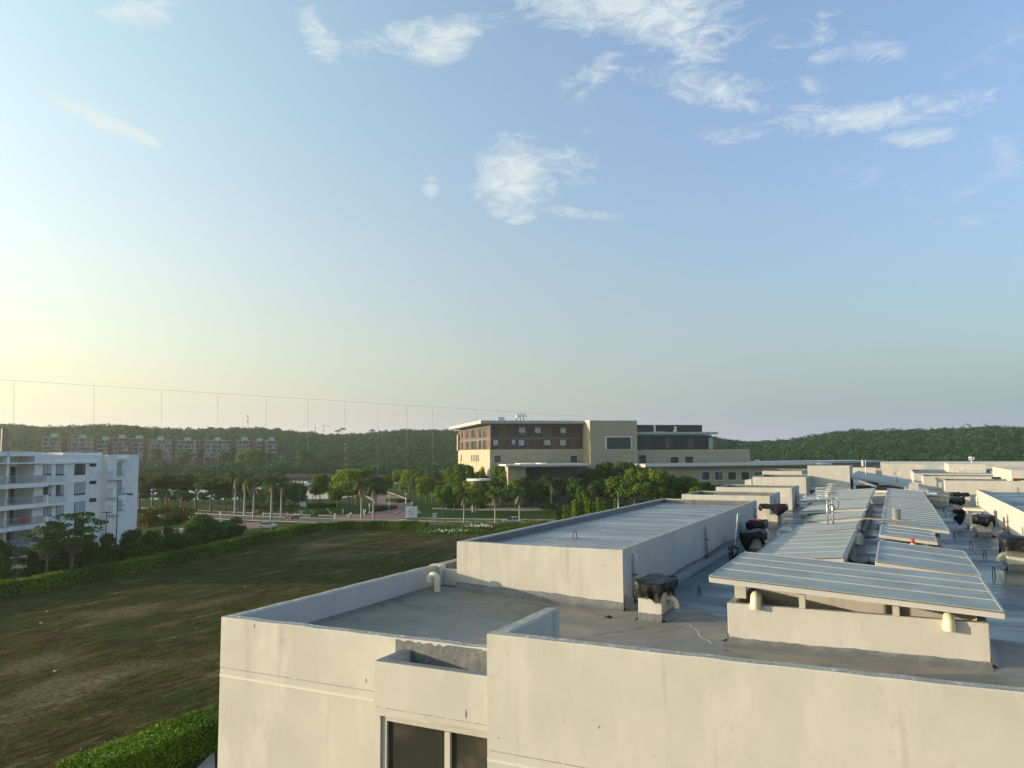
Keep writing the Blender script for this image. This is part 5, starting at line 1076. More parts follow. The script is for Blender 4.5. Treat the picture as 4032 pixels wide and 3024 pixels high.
# --- flat crowned flame trees in a row along the promenade
FL = [(548,2012,1872),(600,2016,1868),(655,2010,1876),(715,2014,1876),(770,2012,1868),(830,2016,1880),(885,2014,1876),(940,2010,1872)]
fl_lb = ['nearest to the white building','second from the white building','third from the white building','fourth from the white building','with reddish blossom in the middle of the row','sixth from the white building','seventh from the white building','next to the first palms, last of the row']
for i, (x, yb, yt) in enumerate(FL): tp(('flame', i % 3), x, yb, yt, 'flat topped flame tree '+fl_lb[i], 1.25, 'flame trees in a row before the lake', i)
for i, (x, yb, yt) in enumerate([(560,1985,1905),(640,1985,1915),(735,1986,1912),(860,1985,1905),(960,1990,1890),(1035,1992,1880)]): tp(('dark', i % 3), x, yb, yt, 'dark tree behind the flame tree row, '+['below the first crown','below the third crown','below the fifth crown','below the seventh crown','at the last crown','among the palm crowns'][i], 1.2, 'dark trees behind the flame trees', i)
for i, (x, yb, yt) in enumerate([(575,1978,1934),(690,1978,1930),(800,1979,1934),(905,1978,1928),(1000,1980,1930),(1075,1985,1925)]): tp(('dark', (i+1) % 3), x, yb, yt, 'low dark shoreline tree '+['closest to the white building','between the first and third flame trees','below the middle of the flame tree row','near the last flame tree','behind the first straight palm','behind the second straight palm'][i], 1.6, 'low trees along the shore', i)
# --- shrubs and trees between the long hedge and the white building
def bp(key, px_, pyt, d, label, wide, i, grp='bushes between the long hedge and the white building', cat='bush'):
    g = atd(px_, 1790, d); g = Vector((g.x, g.y, GZ)); zt_ = atd(px_, pyt, d).z; return put_tree(key, g, zt_-GZ, label, cat, grp, wide, rz=i*1.7)
bushes = [(15,2112,101,.62,'leftmost bush at the picture edge'),(62,2148,99,.6,'round bush hiding the terrace wall'),(28,2165,98,1.1,'wide low bush below the leftmost bush'),(92,2172,98,1.1,'wide low bush at the foot of the terrace wall'),(118,2150,100,.6,'small bush between the terrace wall and the sparse tree'),(75,2150,100,.6,'low bush before the terrace rail'),(140,2158,102,.65,'bush right of the terrace rail'),(215,2112,106,.65,'broad bush under the bare flame tree'),(290,2106,110,.65,'tall bush under the bare flame tree'),(365,2105,110,.68,'bush left of the tall street lamp'),(440,2100,114,.65,'bush right behind the tall street lamp'),
 (360,2150,98,.62,'pale leaved bush standing forward near the hedge'),(440,2132,104,.6,'bush just right of the pale leaved one'),(530,2085,120,.75,'bush left of the small white statue'),(610,2078,124,.8,'bush below the orange flame tree'),(690,2068,128,.85,'bush with pale pink flowers'),(760,2062,134,.9,'bush left of the round sign'),(850,2035,150,1.0,'bush right behind the round sign'),(925,2030,156,1.1,'bush at the corner of the paved drive'),(800,2025,160,1.1,'clipped bush beyond the round sign')]
def hd(x): return float(np.interp(x, [0, 550, 900, 1000], [93.5, 113, 143.6, 151]))
for i, (x, yt, d, w, lb) in enumerate(bushes): bp(('bush', i % 3), x, yt, max(hd(x)+6.5, min(d, hd(x)+9)), lb, w*1.1, i)
for i, (x, yt, d, w, lb) in enumerate([(20,2228,90,1.0,'dark low bush in the bottom left behind the hedge'),(95,2250,88,1.1,'dark low bush touching the hedge at the left'),(230,2225,93,1.2,'dark low bush behind the hedge below the pale one'),(560,2160,108,1.5,'dark low bush behind the middle of the hedge')]): bp(('bush', i % 3), x, yt-20, hd(x)+6, lb, w*1.5, i+30)
bp(('round', 0), 432, 2035, 128, 'little tree at the lamp in front of the white building', .6, 1, 'little trees by the white building corner', 'tree'); bp(('dark', 1), 500, 2027, 132, 'little dark tree at the right corner of the white building', .62, 2, 'little trees by the white building corner', 'tree')
bp(('sparse', 0), 300, 2003, 104, 'sparse dark flame tree spreading before the white facade', 1.0, 3, 'solitary flame trees', 'tree'); bp(('sparse', 0), 205, 2050, 101, 'thinner sparse branch crown left of the larger sparse tree', .8, 5, 'solitary flame trees', 'tree')
bp(('orange', 0), 660, 1990, 158, 'orange flowering flame tree right of the white building', 1.25, 1, 'flame trees in orange bloom', 'tree'); bp(('orange', 0), 560, 2002, 160, 'reddish flame tree half hidden by the white building', 1.0, 4, 'flame trees in orange bloom', 'tree')
# --- palms
def palm_meshes(seed, H, cr, dead=True, lean=0.):
    rng = random.Random(seed); b = MB(); pts = [(lean*H*(t**1.2), 0, H*t) for t in (0, .25, .5, .75, 1)]
    b.tube([(0, 0, -.2)]+[Vector(p) for p in pts], [.30, .27, .20, .17, .15, .13], 10)
    T_ = bpy.data.meshes.new('trunk'); T_.from_pydata([tuple(v) for v in b.v], [], b.f); T_.polygons.foreach_set('use_smooth', b.sm); T_.materials.append(M['palmtrunk'])
    top = Vector(pts[-1]); out_ = []
    for kind in ('live', 'dead'):
        V = []; F = []; tt = []
        nf = 20 if kind == 'live' else (15 if dead else 4)
        for i in range(nf):
            a = i*2.4+rng.uniform(-.2, .2); el = rng.uniform(.1, 1.25) if kind == 'live' else rng.uniform(-1.35, -.8); Lf = cr*rng.uniform(.85, 1.1)*(1 if kind == 'live' else .95)
            p = Vector(top)+Vector((0, 0, .2 if kind == 'live' else -.1)); d = Vector((cos(a)*cos(el), sin(a)*cos(el), sin(el))); side = Vector((-sin(a), cos(a), 0)); st = 9; tv = rng.random()
            for s_ in range(st):
                q = p+d*(Lf/st); w_ = .42*sin(pi*(s_+.6)/(st+.4))**.6*(1 if kind == 'live' else .45)
                for sg in (-1, 1):
                    for u in (.15, .62):
                        c = p.lerp(q, u); tip = c+side*sg*w_*rng.uniform(.9, 1.5)+d*.18-Vector((0, 0, .28*w_+.12)); b0 = len(V)
                        V += [tuple(c), tuple(c+d*.13), tuple(tip+d*.04), tuple(tip)]; F.append((b0, b0+1, b0+2, b0+3)); tt += [tv*.8+.1]*4
                b0 = len(V); V += [tuple(p-side*.03), tuple(p+side*.03), tuple(q+side*.02), tuple(q-side*.02)]; F.append((b0, b0+1, b0+2, b0+3)); tt += [tv]*4
                p = q; d = (d+Vector((0, 0, -.26 if kind == 'live' else -.12))).normalized()
        me = np_mesh('fronds' if kind == 'live' else 'dead_fronds', V, F, tt); me.materials.append(M['frond'] if kind == 'live' else M['deadfrond']); out_.append(me)
    return T_, out_[0], out_[1]
PALM = [palm_meshes(1, 7.2, 2.5), palm_meshes(2, 7.2, 2.6, True, .06), palm_meshes(3, 7.2, 2.7, False)]
def palm(px_, pyb, pyt, v, label, rz=0, grp='palm trees along the avenue', w=1.):
    g = G(px_, pyb); d = (g-CP).dot(fw); H = (atd(px_, pyt, d).z-GZ)/8.6; t = thing('palm_tree', label, 'palm tree', zoff(g), rz, grp); t.scale = (H*w, H*w, H)
    T_, a, b2 = PALM[v]; link('trunk', T_, None, t); link('fronds', a, None, t); link('dead_fronds', b2, None, t); return t
for i, (x, yb, yt, v, lb, rz) in enumerate([(1827,2064,1934,0,'palm with pale trunk by the avenue, first right of the concrete bin',0),(1950,2075,1928,0,'palm with brown hanging skirt just left of the white suv',1),(2046,2070,1916,0,'palm standing in front of the white suv tail',2),
 (1423,2041,1880,1,'leaning palm with drooping grey fronds at the street mouth',5.3),(1470,2043,1900,0,'upright palm with drooping grey fronds beside the leaning one',3),(1107,2036,1872,2,'straight white trunked palm, right one of the pair',1),(1068,2040,1862,2,'straight white trunked palm, left one of the pair',2),
 (998,2040,1868,2,'darker palm left of the white trunked pair',3),(962,2030,1852,2,'tall feathery palm at the end of the flame trees',5),(925,2022,1850,2,'feathery palm among the last flame tree crowns',2.4),(2081,1988,1850,2,'thin palm at the side path sign',.3),(2172,2004,1882,2,'feathery palm in front of the dark entrance',1.4),(2140,1978,1842,2,'feathery palm against the entrance recess',2.2),(2320,1990,1862,2,'palm in the shade below the pergola',.9),(2345,2040,1895,2,'palm rising among the reed like plants',.4)]): palm(x, yb, yt, v, lb, rz)
# --- tall reed-like columns right of the lawn
rng = np.random.default_rng(5); PM = []
for v in range(3):
    P = rng.uniform(-1, 1, (900, 3)); P[:, 2] = rng.uniform(0, 6.5, 900); rr = .55*(1-.5*(P[:, 2]/6.5)**2); P[:, 0] *= rr; P[:, 1] *= rr
    V, F = leaf_cards(P, np.tile([1., 0, .2], (900, 1))+rng.normal(0, .6, (900, 3)), np.full(900, .5), rng, .4, .4); me = np_mesh('foliage', V, F, np.repeat(np.clip(rng.normal(.5, .22, 900), 0, 1), 4)); me.materials.append(M['leaf_y' if v else 'leaf']); PM.append(me)
stem = MB().tube([(0, 0, -.2), (.05, 0, 3), (0, .05, 6)], [.08, .06, .03], 6); sme = bpy.data.meshes.new('stem'); sme.from_pydata([tuple(v) for v in stem.v], [], stem.f); sme.materials.append(M['trunk'])
rr_ = random.Random(3)
COLP = ['upright column plant behind the raised roof, '+q for q in ('leftmost of the clump','second from the left of the clump','third from the left of the clump','fourth from the left of the clump','fifth from the left of the clump','sixth from the left of the clump','seventh from the left of the clump','eighth from the left of the clump','in the middle of the clump','just right of the middle of the clump','seventh from the right of the clump','sixth from the right of the clump','fifth from the right of the clump','fourth from the right of the clump','third from the right of the clump','second from the right of the clump','rightmost of the clump')]
for i in range(17):
    x = 2200+i*14+rr_.uniform(-4, 4); g = G(x, 2062-i*1.2+rr_.uniform(-8, 6)); t = thing('column_cactus_shrub', COLP[i], 'plant', zoff(g), i*1.1, 'tall column plants behind the raised roof'); s_ = rr_.uniform(.75, 1.05); t.scale = (s_*1.1, s_*1.1, s_*.8); link('foliage', PM[i % 3], None, t); link('stem', sme, None, t)
# --- hedges
def hedge(name, line, w, h, n, size, label, seed, group=None, topbias=.5, jit=.06, mt_=None):
    P = [Vector((p[0], p[1], 0)) for p in line]; rng = np.random.default_rng(seed); seg = [(P[i+1]-P[i]).length for i in range(len(P)-1)]; tot = sum(seg); pts = []; nr_ = []; wt = 2*h+w*(1+topbias)
    cum = np.cumsum([0]+seg); s_ = rng.uniform(0, tot, n); idx = np.clip(np.searchsorted(cum, s_)-1, 0, len(seg)-1); which = rng.uniform(0, wt, n); lat = rng.uniform(-.5, .5, n)
    Pa = np.array([list(p) for p in P]); D = (Pa[1:]-Pa[:-1])/np.array(seg)[:, None]; base = Pa[idx]+D[idx]*(s_-cum[idx])[:, None]; Nn = np.stack([-D[idx, 1], D[idx, 0], np.zeros(n)], 1)
    hv = h*(1+.05*np.sin(s_*.9)+.03*np.sin(s_*2.7+1)); top = which < w*(1+topbias); side = np.where(which < w*(1+topbias)+h, 1., -1.)
    hz = np.where(top, hv, rng.uniform(0, 1, n)*hv); off = np.where(top, lat*w, side*w/2)
    C_ = base+Nn*(off+rng.normal(0, jit, n))[:, None]; C_[:, 2] = GZ+hz+rng.normal(0, jit, n)
    No = np.where(top[:, None], np.array([[0, 0, 1.]]), Nn*side[:, None])
    V, F = leaf_cards(C_, No, np.full(n, size), rng, .6, .7); o0 = P[len(P)//2]; o0 = Vector((o0.x, o0.y, GZ)); V = V-np.array(o0)
    t = thing(name, label, 'hedge', o0, 0, group); me = np_mesh('foliage', V, F, np.repeat(np.clip(.5+.25*np.sin(base[:, 0]*.7+base[:, 1]*.5)+rng.normal(0, .2, n), 0, 1), 4)); link('foliage', me, mt_ or M['hedge'], t)
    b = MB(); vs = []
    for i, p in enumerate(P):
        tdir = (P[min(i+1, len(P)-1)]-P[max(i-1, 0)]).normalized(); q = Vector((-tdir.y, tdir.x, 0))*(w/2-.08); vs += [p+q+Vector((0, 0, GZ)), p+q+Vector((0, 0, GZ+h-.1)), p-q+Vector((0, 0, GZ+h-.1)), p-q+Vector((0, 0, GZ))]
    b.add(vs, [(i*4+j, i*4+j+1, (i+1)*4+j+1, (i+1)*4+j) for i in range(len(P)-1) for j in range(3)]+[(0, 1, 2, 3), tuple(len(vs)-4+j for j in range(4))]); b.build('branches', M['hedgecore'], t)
    return t
hedge('hedge', hedge1, 1.8, 1.6, 66000, .26, 'long clipped hedge with bright green top curving along the far side of the field', 1)
off = [Vector((p.x-4.5, p.y-1.5, 0)) for p in smooth([(-92, 20, 0), (-99, 57, 0), (-103, 80, 0), (-109, 102, 0), (-118, 116, 0), (-130, 122, 0)], 5)]
hedge('hedge', off, 1.6, 1.8, 22000, .32, 'second darker hedge behind the long clipped one, in front of the bushes', 2, mt_=M['leaf_d'])
bl = smooth([(-44, 20, 0), (-42.3, 30, 0), (-42.0, 36, 0), (-42.3, 41.5, 0), (-43, 48, 0)], 5); bl = [Vector((-38.6-.0*i, p.y+2, 0)) for i, p in enumerate(bl)]
h3 = [G(190, 3190), G(390, 3065), G(660, 2960), G(800, 2905), G(920, 2855), G(1130, 2795)]; bl = smooth([(p.x+1.2, p.y-.6, 0) for p in h3], 6)
hedge('hedge', bl, 2.4, 1.5, 60000, .13, 'bright leafy hedge in the lower left beside the near block', 3, jit=.10)
for i, (ln, w, h, n, lb) in enumerate([([G(1045, 2010), G(1250, 2022), G(1420, 2024), G(1500, 2008)], 2.2, 1.1, 9000, 'low dark hedge along the playground edge'), ([G(960, 2003), G(1150, 2004), G(1330, 1996)], 1.4, 1.0, 6000, 'thin hedge below the playground benches'),
  ([G(1430, 2018), G(1480, 2012), G(1540, 2002)], 4.0, .8, 5000, 'hedge bed at the paved street corner'), ([G(1545, 1974), G(1570, 1977), G(1590, 1979)], 5.5, .8, 5000, 'oval hedge island in the paved street'), ([G(1760, 2002), G(1820, 2001), G(1900, 2003)], 3.0, 1.8, 6000, 'dark hedge beneath the tree right of the cabinet'), ([G(1840, 2003), G(1890, 2001)], 2.0, 1.3, 2000, 'short hedge behind the first roadside palm'), ([G(1560, 1925), G(1600, 1927)], 7, .8, 3000, 'dark planting bed at the far end of the paved street'), ([G(2130, 2006), G(2200, 2006)], 3, 1.4, 2500, 'brownish low hedge at the side path')]): hedge('hedge', ln, w, h, n, .34, lb, 20+i, 'low hedges of the park', mt_=M['leaf_d'])
# --- scrub of flowering weeds at the far edge of the field
rng = np.random.default_rng(11); n = 26000
px_ = rng.uniform(1640, 2330, n); py_ = 2088+rng.normal(0, 10, n)+(px_-1850)*-.03
D_ = np.array([list(ray(a, b2)) for a, b2 in zip(px_, py_)]); tt_ = (GZ-EYE)/D_[:, 2]; Pt = np.array(CP)+D_*tt_[:, None]; Pt[:, 2] += rng.uniform(0, 1, n)*(.9+.5*np.sin(Pt[:, 0]*.6)*np.sin(Pt[:, 1]*.8))
V, F = leaf_cards(Pt, rng.normal(0, 1, (n, 3)), np.full(n, .28), rng, .5); tag(link('scrub', np_mesh('scrub', V, F, np.repeat(np.clip(rng.normal(.45, .2, n), 0, 1), 4)), M['leaf_d']), 'leafy scrub along the far edge of the field below the palms', 'scrub', kind='stuff')
n = 300; px_ = rng.choice([rng.normal(1865, 24, n), rng.normal(1905, 30, n), rng.normal(1770, 50, n)], axis=0); sel = rng.integers(0, 3, n); px_ = np.where(sel == 0, rng.normal(1862, 18, n), np.where(sel == 1, rng.normal(1910, 20, n), rng.normal(1770, 45, n))); py_ = np.where(sel == 2, rng.normal(2088, 5, n), rng.normal(2069, 3, n))
D_ = np.array([list(ray(a, b2)) for a, b2 in zip(px_, py_)]); tt_ = (GZ+1.1-EYE)/D_[:, 2]; Pt = np.array(CP)+D_*tt_[:, None]
V, F = leaf_cards(Pt, rng.normal(0, 1, (n, 3)), np.full(n, .2), rng, .5, 1.); tag(link('white_blossom', np_mesh('white_blossom', V, F), mat('blossom', (.75, .70, .66), .8)), 'white blossom on the scrub before the avenue', 'blossom', kind='stuff')
# --- dry grass of the field (short blades nearest the camera)
n = 30000; r = rng.uniform(0, 1, n)
px_ = rng.uniform(-60, 1900, n); d_ = 42+rng.power(.75, n)*80
D_ = np.stack([np.array(fw)*1.0+np.array(rt)*((a-2016)/FP) for a in px_]); Pt = np.array(CP)+D_*d_[:, None]; Pt[:, 2] = GZ
edge = np.interp(Pt[:, 1], [10, 57, 80, 100, 120, 131, 146], [-87, -93, -97, -103, -108, -110, -92]); keep = (Pt[:, 0] > edge) & (Pt[:, 1] < 138) & (Pt[:, 0] < -8)
hb_ = np.interp(Pt[:, 1], [p.y for p in bl], [p.x for p in bl]); keep &= ~((Pt[:, 0] > hb_-1.6) & (Pt[:, 1] < bl[-1].y))
nz_ = np.sin(Pt[:, 0]*.35+2*np.sin(Pt[:, 1]*.11))*np.sin(Pt[:, 1]*.22+1.5*np.sin(Pt[:, 0]*.17))+.5*np.sin(Pt[:, 0]*1.3+Pt[:, 1]*.9); keep &= rng.uniform(-1, 1, n) < nz_+.35
Pt = Pt[keep]; n = len(Pt); hgt = rng.uniform(.015, .045, n)*(1+.3*np.sin(Pt[:, 0]*.5)); a = rng.uniform(0, pi, n); w_ = rng.uniform(.03, .10, n); dx = np.stack([np.cos(a), np.sin(a), 0*a], 1)*w_[:, None]; le = rng.normal(0, .06, (n, 3)); le[:, 2] = hgt
V = np.empty((n, 4, 3)); V[:, 0] = Pt-dx; V[:, 1] = Pt+dx; V[:, 2] = Pt+dx*.5+le; V[:, 3] = Pt-dx*.5+le
tag(link('dry_grass', np_mesh('dry_grass', V.reshape(-1, 3), np.arange(n*4).reshape(-1, 4), np.repeat(np.clip(rng.normal(.5, .3, n), 0, 1), 4)), M['grassblade']), 'dry brown grass covering the open field', 'grass', kind='stuff')
# --- the forest beyond the lake and over the ridges
rng = np.random.default_rng(77); CV = []; base = rng.normal(0, 1, (150, 3)); 
pts = []
def inblk(x, y):
    return False
tries = 0
for r in list(np.arange(470, 1010, 8.2))+list(np.arange(1010, 1250, 9)):
    da = 8.6/r*57.3; 
    a = -40.+rng.uniform(0, da)
    while a < (37.5 if r < 1010 else -27):
        rr = r+rng.uniform(-3.2, 3.2); aa = a+rng.uniform(-.3, .3)*da; pts.append((rr, aa)); a += da
for r in np.arange(300, 470, 9.5):
    da = 9.5/r*57.3; a = 13+rng.uniform(0, da)
    while a < 37: pts.append((r+rng.uniform(-3, 3), a)); a += da
VV = []; FF = []; TT = []; off_ = 0
for (r, a) in pts:
    A_ = R(a)-YAW; x, y = r*sin(A_), r*cos(A_); px__ = 2016+FP*math.tan(R(a))
    if 505 < r < 640 and 270 < px__ < 1105: # clearings in front of the brick blocks, lower trees
        if r > 535: continue
        hs_ = .55
    else: hs_ = 1.
    if r < 470 and y < 330: continue
    z = GZ+hill(r, a); rad = rng.uniform(3.0, 7.4)*(.8+.2*hs_); H = (5.5+rad*.85+rng.uniform(-1, 1.5))*hs_; nq = int(190*min(1.3, max(.5, (620/r)**1.3)))
    d = rng.normal(0, 1, (nq, 3)); d[:, 2] = np.abs(d[:, 2])*1.1-.15; d /= np.linalg.norm(d, axis=1)[:, None]; ph = rng.uniform(0, 6, 3)
    bump = 1+.22*np.sin(d[:, 0]*5+ph[0])*np.sin(d[:, 1]*5+ph[1])+.1*np.sin(d[:, 2]*9+ph[2])
    P = np.array([x, y, z+H-rad*.78])+d*(rad*bump*rng.uniform(.86, 1.04, nq))[:, None]*np.array([1, 1, .78])
    V, F = leaf_cards(P, d, np.full(nq, 1.15*max(1, r/600)), rng, .22, .85); VV.append(V); FF.append(F+off_); off_ += len(V); tv = rng.uniform(.05, .95); TT.append(np.repeat(np.clip(tv+rng.normal(0, .05, nq), 0, 1), 4))
    # shaded inner dome so that crowns are not hollow
fo = link('forest', np_mesh('forest', np.concatenate(VV), np.concatenate(FF), np.concatenate(TT)), M['forest'])
tag(fo, 'dense far-off forest covering the low hills behind the lake and buildings', 'forest', kind='stuff')
core = MB(); 
print('forest crowns', len(pts))
# individual emergent trees on the skyline and bare trees behind the brick blocks
def far_tree(key, px_, pyt, d, h, label, w=1., grp='taller trees on the ridge', i=0):
    p = atd(px_, pyt, d); return put_tree(key, Vector((p.x, p.y, p.z-h)), h, label, 'tree', grp, w, i)
for i, (x, yt, d, h, key, w, lb) in enumerate([(450,1688,640,13,('sparse',0),1.2,'airy bare tree behind the grey brick block'),(500,1684,640,14,('sparse',0),1.2,'airy bare tree left of the white tower'),(555,1677,640,15,('sparse',0),1.3,'tallest airy bare tree behind the brick blocks'),(615,1688,640,14,('sparse',0),1.1,'airy bare tree at the right of its group'),(390,1698,640,10,('sparse',0),1.2,'low airy tree above the dim brick block'),(830,1681,900,14,('round',1),1.3,'round topped tree on the ridge left of the mast'),(1090,1684,930,12,('round',2),1.2,'round topped tree on the ridge right of the mast')]): far_tree(key, x, yt, d, h, lb, w, i=i)
for i, (x, yt) in enumerate([(1350,1686),(1330,1694),(1585,1689),(1465,1692)]):
    p = atd(x, yt, 880); t = thing('palm_tree', 'dark palm crown on the forest ridge, '+['largest, left','partly behind the largest','right, near the stone building','small, in between'][i], 'palm tree', (p.x, p.y, p.z-10), i, 'palms on the forest ridge'); s_ = 1.25; t.scale = (s_*1.5, s_*1.5, s_)
    T_, a_, b2 = PALM[2]; link('trunk', T_, None, t); link('fronds', a_, None, t)
for i, (x, yt, d, w, h, key, lb) in enumerate([(1000,1768,500,1.3,16,('yellow',0),'big rounded bright green tree right of the brick blocks'),(960,1782,495,1.2,14,('round',1),'rounded green tree left of the bright one'),(1050,1780,500,1.2,13,('round',2),'rounded green tree right of the bright one'),(1290,1760,560,1.4,13,('sparse',0),'brownish thinly leaved tree in the middle of the forest'),(1380,1755,570,1.6,14,('sparse',0),'second brownish thinly leaved tree in the forest'),(1200,1765,520,1.2,14,('dark',1),'dark rounded tree at the forest front'),(620,1760,520,1.0,12,('dark',0),'dark tree before the fifth brick block'),(720,1768,510,1.1,12,('dark',2),'dark tree before the middle brick blocks'),(880,1775,505,1.1,12,('dark',1),'dark tree before the ninth brick block')]): far_tree(key, x, yt, d, h, lb, w, 'single trees at the forest front', i)
fill = [(1520,1950,1868,'round',1,1.1,'tree between the tall sunlit tree and the paved street'),(1295,1975,1880,'dark',1,.9,'dark tree between the small lake tree and the tall one'),(1700,1945,1858,'dark',0,1.3,'dark tree at the back of the lawn, left'),(1755,1942,1850,'round',3,1.3,'round tree at the back of the lawn, middle'),(1812,1946,1848,'dark',2,1.2,'dark tree at the back of the lawn, near the stone wall'),(1660,1938,1870,'round',1,1.2,'round tree far behind the street bend'),(1855,2008,1885,'yellow',1,.95,'yellow green tree between the shelter and the first roadside palm'),(1930,1990,1868,'dark',1,.8,'dark tree below the shelter roof'),(2110,2000,1880,'dark',0,.8,'dark tree behind the side path sign'),(1070,1995,1905,'round',2,1.1,'round tree behind the white trunked pair'),(1140,1975,1915,'dark',2,1.3,'low dark tree on the lake shore left of the barrier'),(960,1990,1893,'dark',1,1.1,'dark tree behind the feathery palms'),(900,1985,1898,'round',0,1.1,'green tree behind the seventh flame tree')]
for i, (x, yb, yt, k, v, w, lb) in enumerate(fill): tp((k, v), x, yb, yt, lb, w, i=i+5)
rnd = random.Random(9); b = MB()
for i in range(30):
    p = G(rnd.uniform(20, 1650), rnd.uniform(2170, 2990)); s_ = rnd.uniform(.04, .13)
    if p.x > -44 and p.y < 48: continue
    if p.x < -88: continue
    b.box(p.x-s_, p.y-s_*.7, GZ, p.x+s_, p.y+s_*.6, GZ+.02+s_*.6)
tag(b.build('stones', M['kerb'], None), 'pale stones and litter scattered over the field', 'stones', kind='stuff')
# ================================================================== street furniture
def lamp(label, px_, pyb, pyt, arm=None, m='gasket', r=.09, head=(.9, .3, .1), d=None, grp='street lamps'):
    g = G(px_, pyb) if d is None else Vector((*atd(px_, 1790, d).xy, GZ)); dd = (g-CP).dot(fw); zt = atd(px_, pyt, dd).z; t = thing('street_lamp', label, 'street lamp', g, 0, grp)
    MB().tube([(g.x, g.y, GZ), (g.x, g.y, zt)], [r, r*.7], 8).build('pole', M[m], t)
    if arm:
        e = atd(px_+arm, pyt, dd); MB().tube([(g.x, g.y, zt-.1), (e.x, e.y, zt+.1)], .06, 6).build('arm', M[m], t); v = (e-Vector((g.x, g.y, zt))).normalized(); MB().tube([e-v*.2, e+v*.9], [.10, .16], 6).build('lamp_head', M[m], t)
    else: MB().box(g.x-head[0], g.y-head[1], zt, g.x+head[0], g.y+head[1], zt+head[2]).build('lamp_head', M['bright' if m != 'gasket' else 'gasket'], t, bevel=.02)
    return t
t = lamp('tall black street lamp with a long arm before the white building', 470, 2110, 1946, 34, d=116)
c = atd(484, 2002, 116); MB().lathe((c.x, c.y, c.z-.2), [(0, 0), (.2, .05), (.25, .25), (.18, .42), (0, .45)], 12).build('camera_dome', M['bright'], t); MB().tube([(c.x, c.y, c.z+.1), (t.location.x, t.location.y, c.z+.1)], .05, 6).build('bracket', M['bright'], t)
lamp('shorter black lamp with a flat double head before the white building', 429, 2090, 2020, None, d=118, head=(.9, .2, .1))
for i, (x, yb, yt, lb) in enumerate([(1598,2020,1945,'pale headed lamp behind the utility cabinet'),(1649,2000,1932,'pale headed lamp on the lawn right of the cabinet'),(1532,2028,1954,'thin lamp at the paved street corner'),(1325,1998,1942,'thin lamp in front of the low tree'),(1208,2004,1926,'thin lamp left of the small dark tree'),(1000,2010,1900,'double headed lamp among the dark palms'),(1700,1985,1950,'short lamp on the lawn'),(2140,1995,1930,'lamp near the dark entrance')]): lamp(lb, x, yb, yt, None, m='steel', r=.07, head=(.5, .25, .08))
lamp('dark pole rising above the edge of the raised roof', 2436, 2070, 1940, None, m='steel', r=.06, head=(.05, .05, .05)); lamp('dark pole at the paved drive', 966, 2082, 2048, None, r=.1, head=(.1, .1, .05)); lamp('black lamp post behind the hedge near the info board', 1179, 2032, 1930, None, r=.07, head=(.3, .15, .08))
def sign(label, px_, pyb, pyt, shape, w, grp=None, txt=None, face='signwhite', ang=YAW, extra=None):
    g = G(px_, pyb); d = (g-CP).dot(fw); zt = atd(px_, pyt, d).z; t = thing('road_sign', label, 'sign', g, 0, grp); MB().tube([(g.x, g.y, GZ), (g.x, g.y, zt)], .05, 8).build('post', M['signwhite'], t)
    ux = Vector((cos(ang), sin(ang), 0)); uz = Vector((0, 0, 1)); nn_ = ux.cross(uz); c = Vector((g.x, g.y, zt-w/2))+nn_*.08
    def plate(c, k, w_, m, dz=0., th=.03, name='plate'):
        n_ = {'round': 28, 'diamond': 4, 'rect': 4}[k]; pts = []
        for i in range(n_):
            a = 2*pi*i/n_+(pi/4 if k == 'rect' else 0); r_ = w_/2*(1.414 if k == 'rect' else 1); pts.append(c+ux*cos(a)*r_+uz*sin(a)*r_+nn_*dz)
        return MB().prism(pts, nn_*th).build(name, m, t)
    return t, c, ux, uz, nn_, plate
t, c, ux, uz, nn_, plate = sign('round white road sign on a white post beside the long hedge', 868, 2100, 2047, 'round', .7); plate(c, 'round', .72, M['signwhite']); MB().prism([c+ux*a+uz*b2+nn_*.035 for a, b2 in ((-.22, -.05), (.22, -.05), (.22, .05), (-.22, .05))], nn_*.01).build('bar', M['belt'], t)
t, c, ux, uz, nn_, plate = sign('smaller round white road sign farther behind the bushes', 867, 2050, 2014, 'round', .6); plate(c, 'round', .62, M['signwhite'])
t, c, ux, uz, nn_, plate = sign('red ringed no left turn sign above a red plate', 1131, 2050, 2018, 'round', .8); plate(c, 'round', .84, M['red']); plate(c, 'round', .66, M['signwhite'], .035, .02, 'face'); a = MB(); a.prism([c+ux*x+uz*z+nn_*.06 for x, z in ((.08, -.22), (.15, -.22), (.15, .11), (-.07, .11), (-.07, .18), (-.22, .07), (-.07, -.04), (-.07, .03), (.08, .03))], nn_*.01); a.build('arrow', M['dark'], t); a = MB(); a.prism([c+ux*x+uz*z+nn_*.075 for x, z in ((-.22, .27), (-.27, .22), (.22, -.27), (.27, -.22))], nn_*.01); a.build('slash', M['red'], t); c2 = c-uz*.82; MB().prism([c2+ux*x+uz*z for x, z in ((-.37, -.31), (.37, -.31), (.37, .31), (-.37, .31))], nn_*.03).build('lower_plate', M['red'], t)
t, c, ux, uz, nn_, plate = sign('white rectangular sign panel with two plates by the avenue', 1318, 2046, 2021, 'rect', .9)
for dz, h in ((0, .42), (-.82, .34)): MB().prism([c+uz*dz+ux*x+uz*z for x, z in ((-.28, -h), (.28, -h), (.28, h), (-.28, h))], nn_*.03).build('plate', M['signwhite'], t)
t, c, ux, uz, nn_, plate = sign('white diamond shaped sign beside a standing person', 1371, 2050, 2022, 'diamond', .95); plate(c, 'diamond', 1.0, M['signwhite']); MB().prism([c+ux*x+uz*z+nn_*.035 for x, z in ((-.14, -.12), (.14, -.12), (.14, .12), (-.14, .12))], nn_*.01).build('symbol', M['belt'], t)
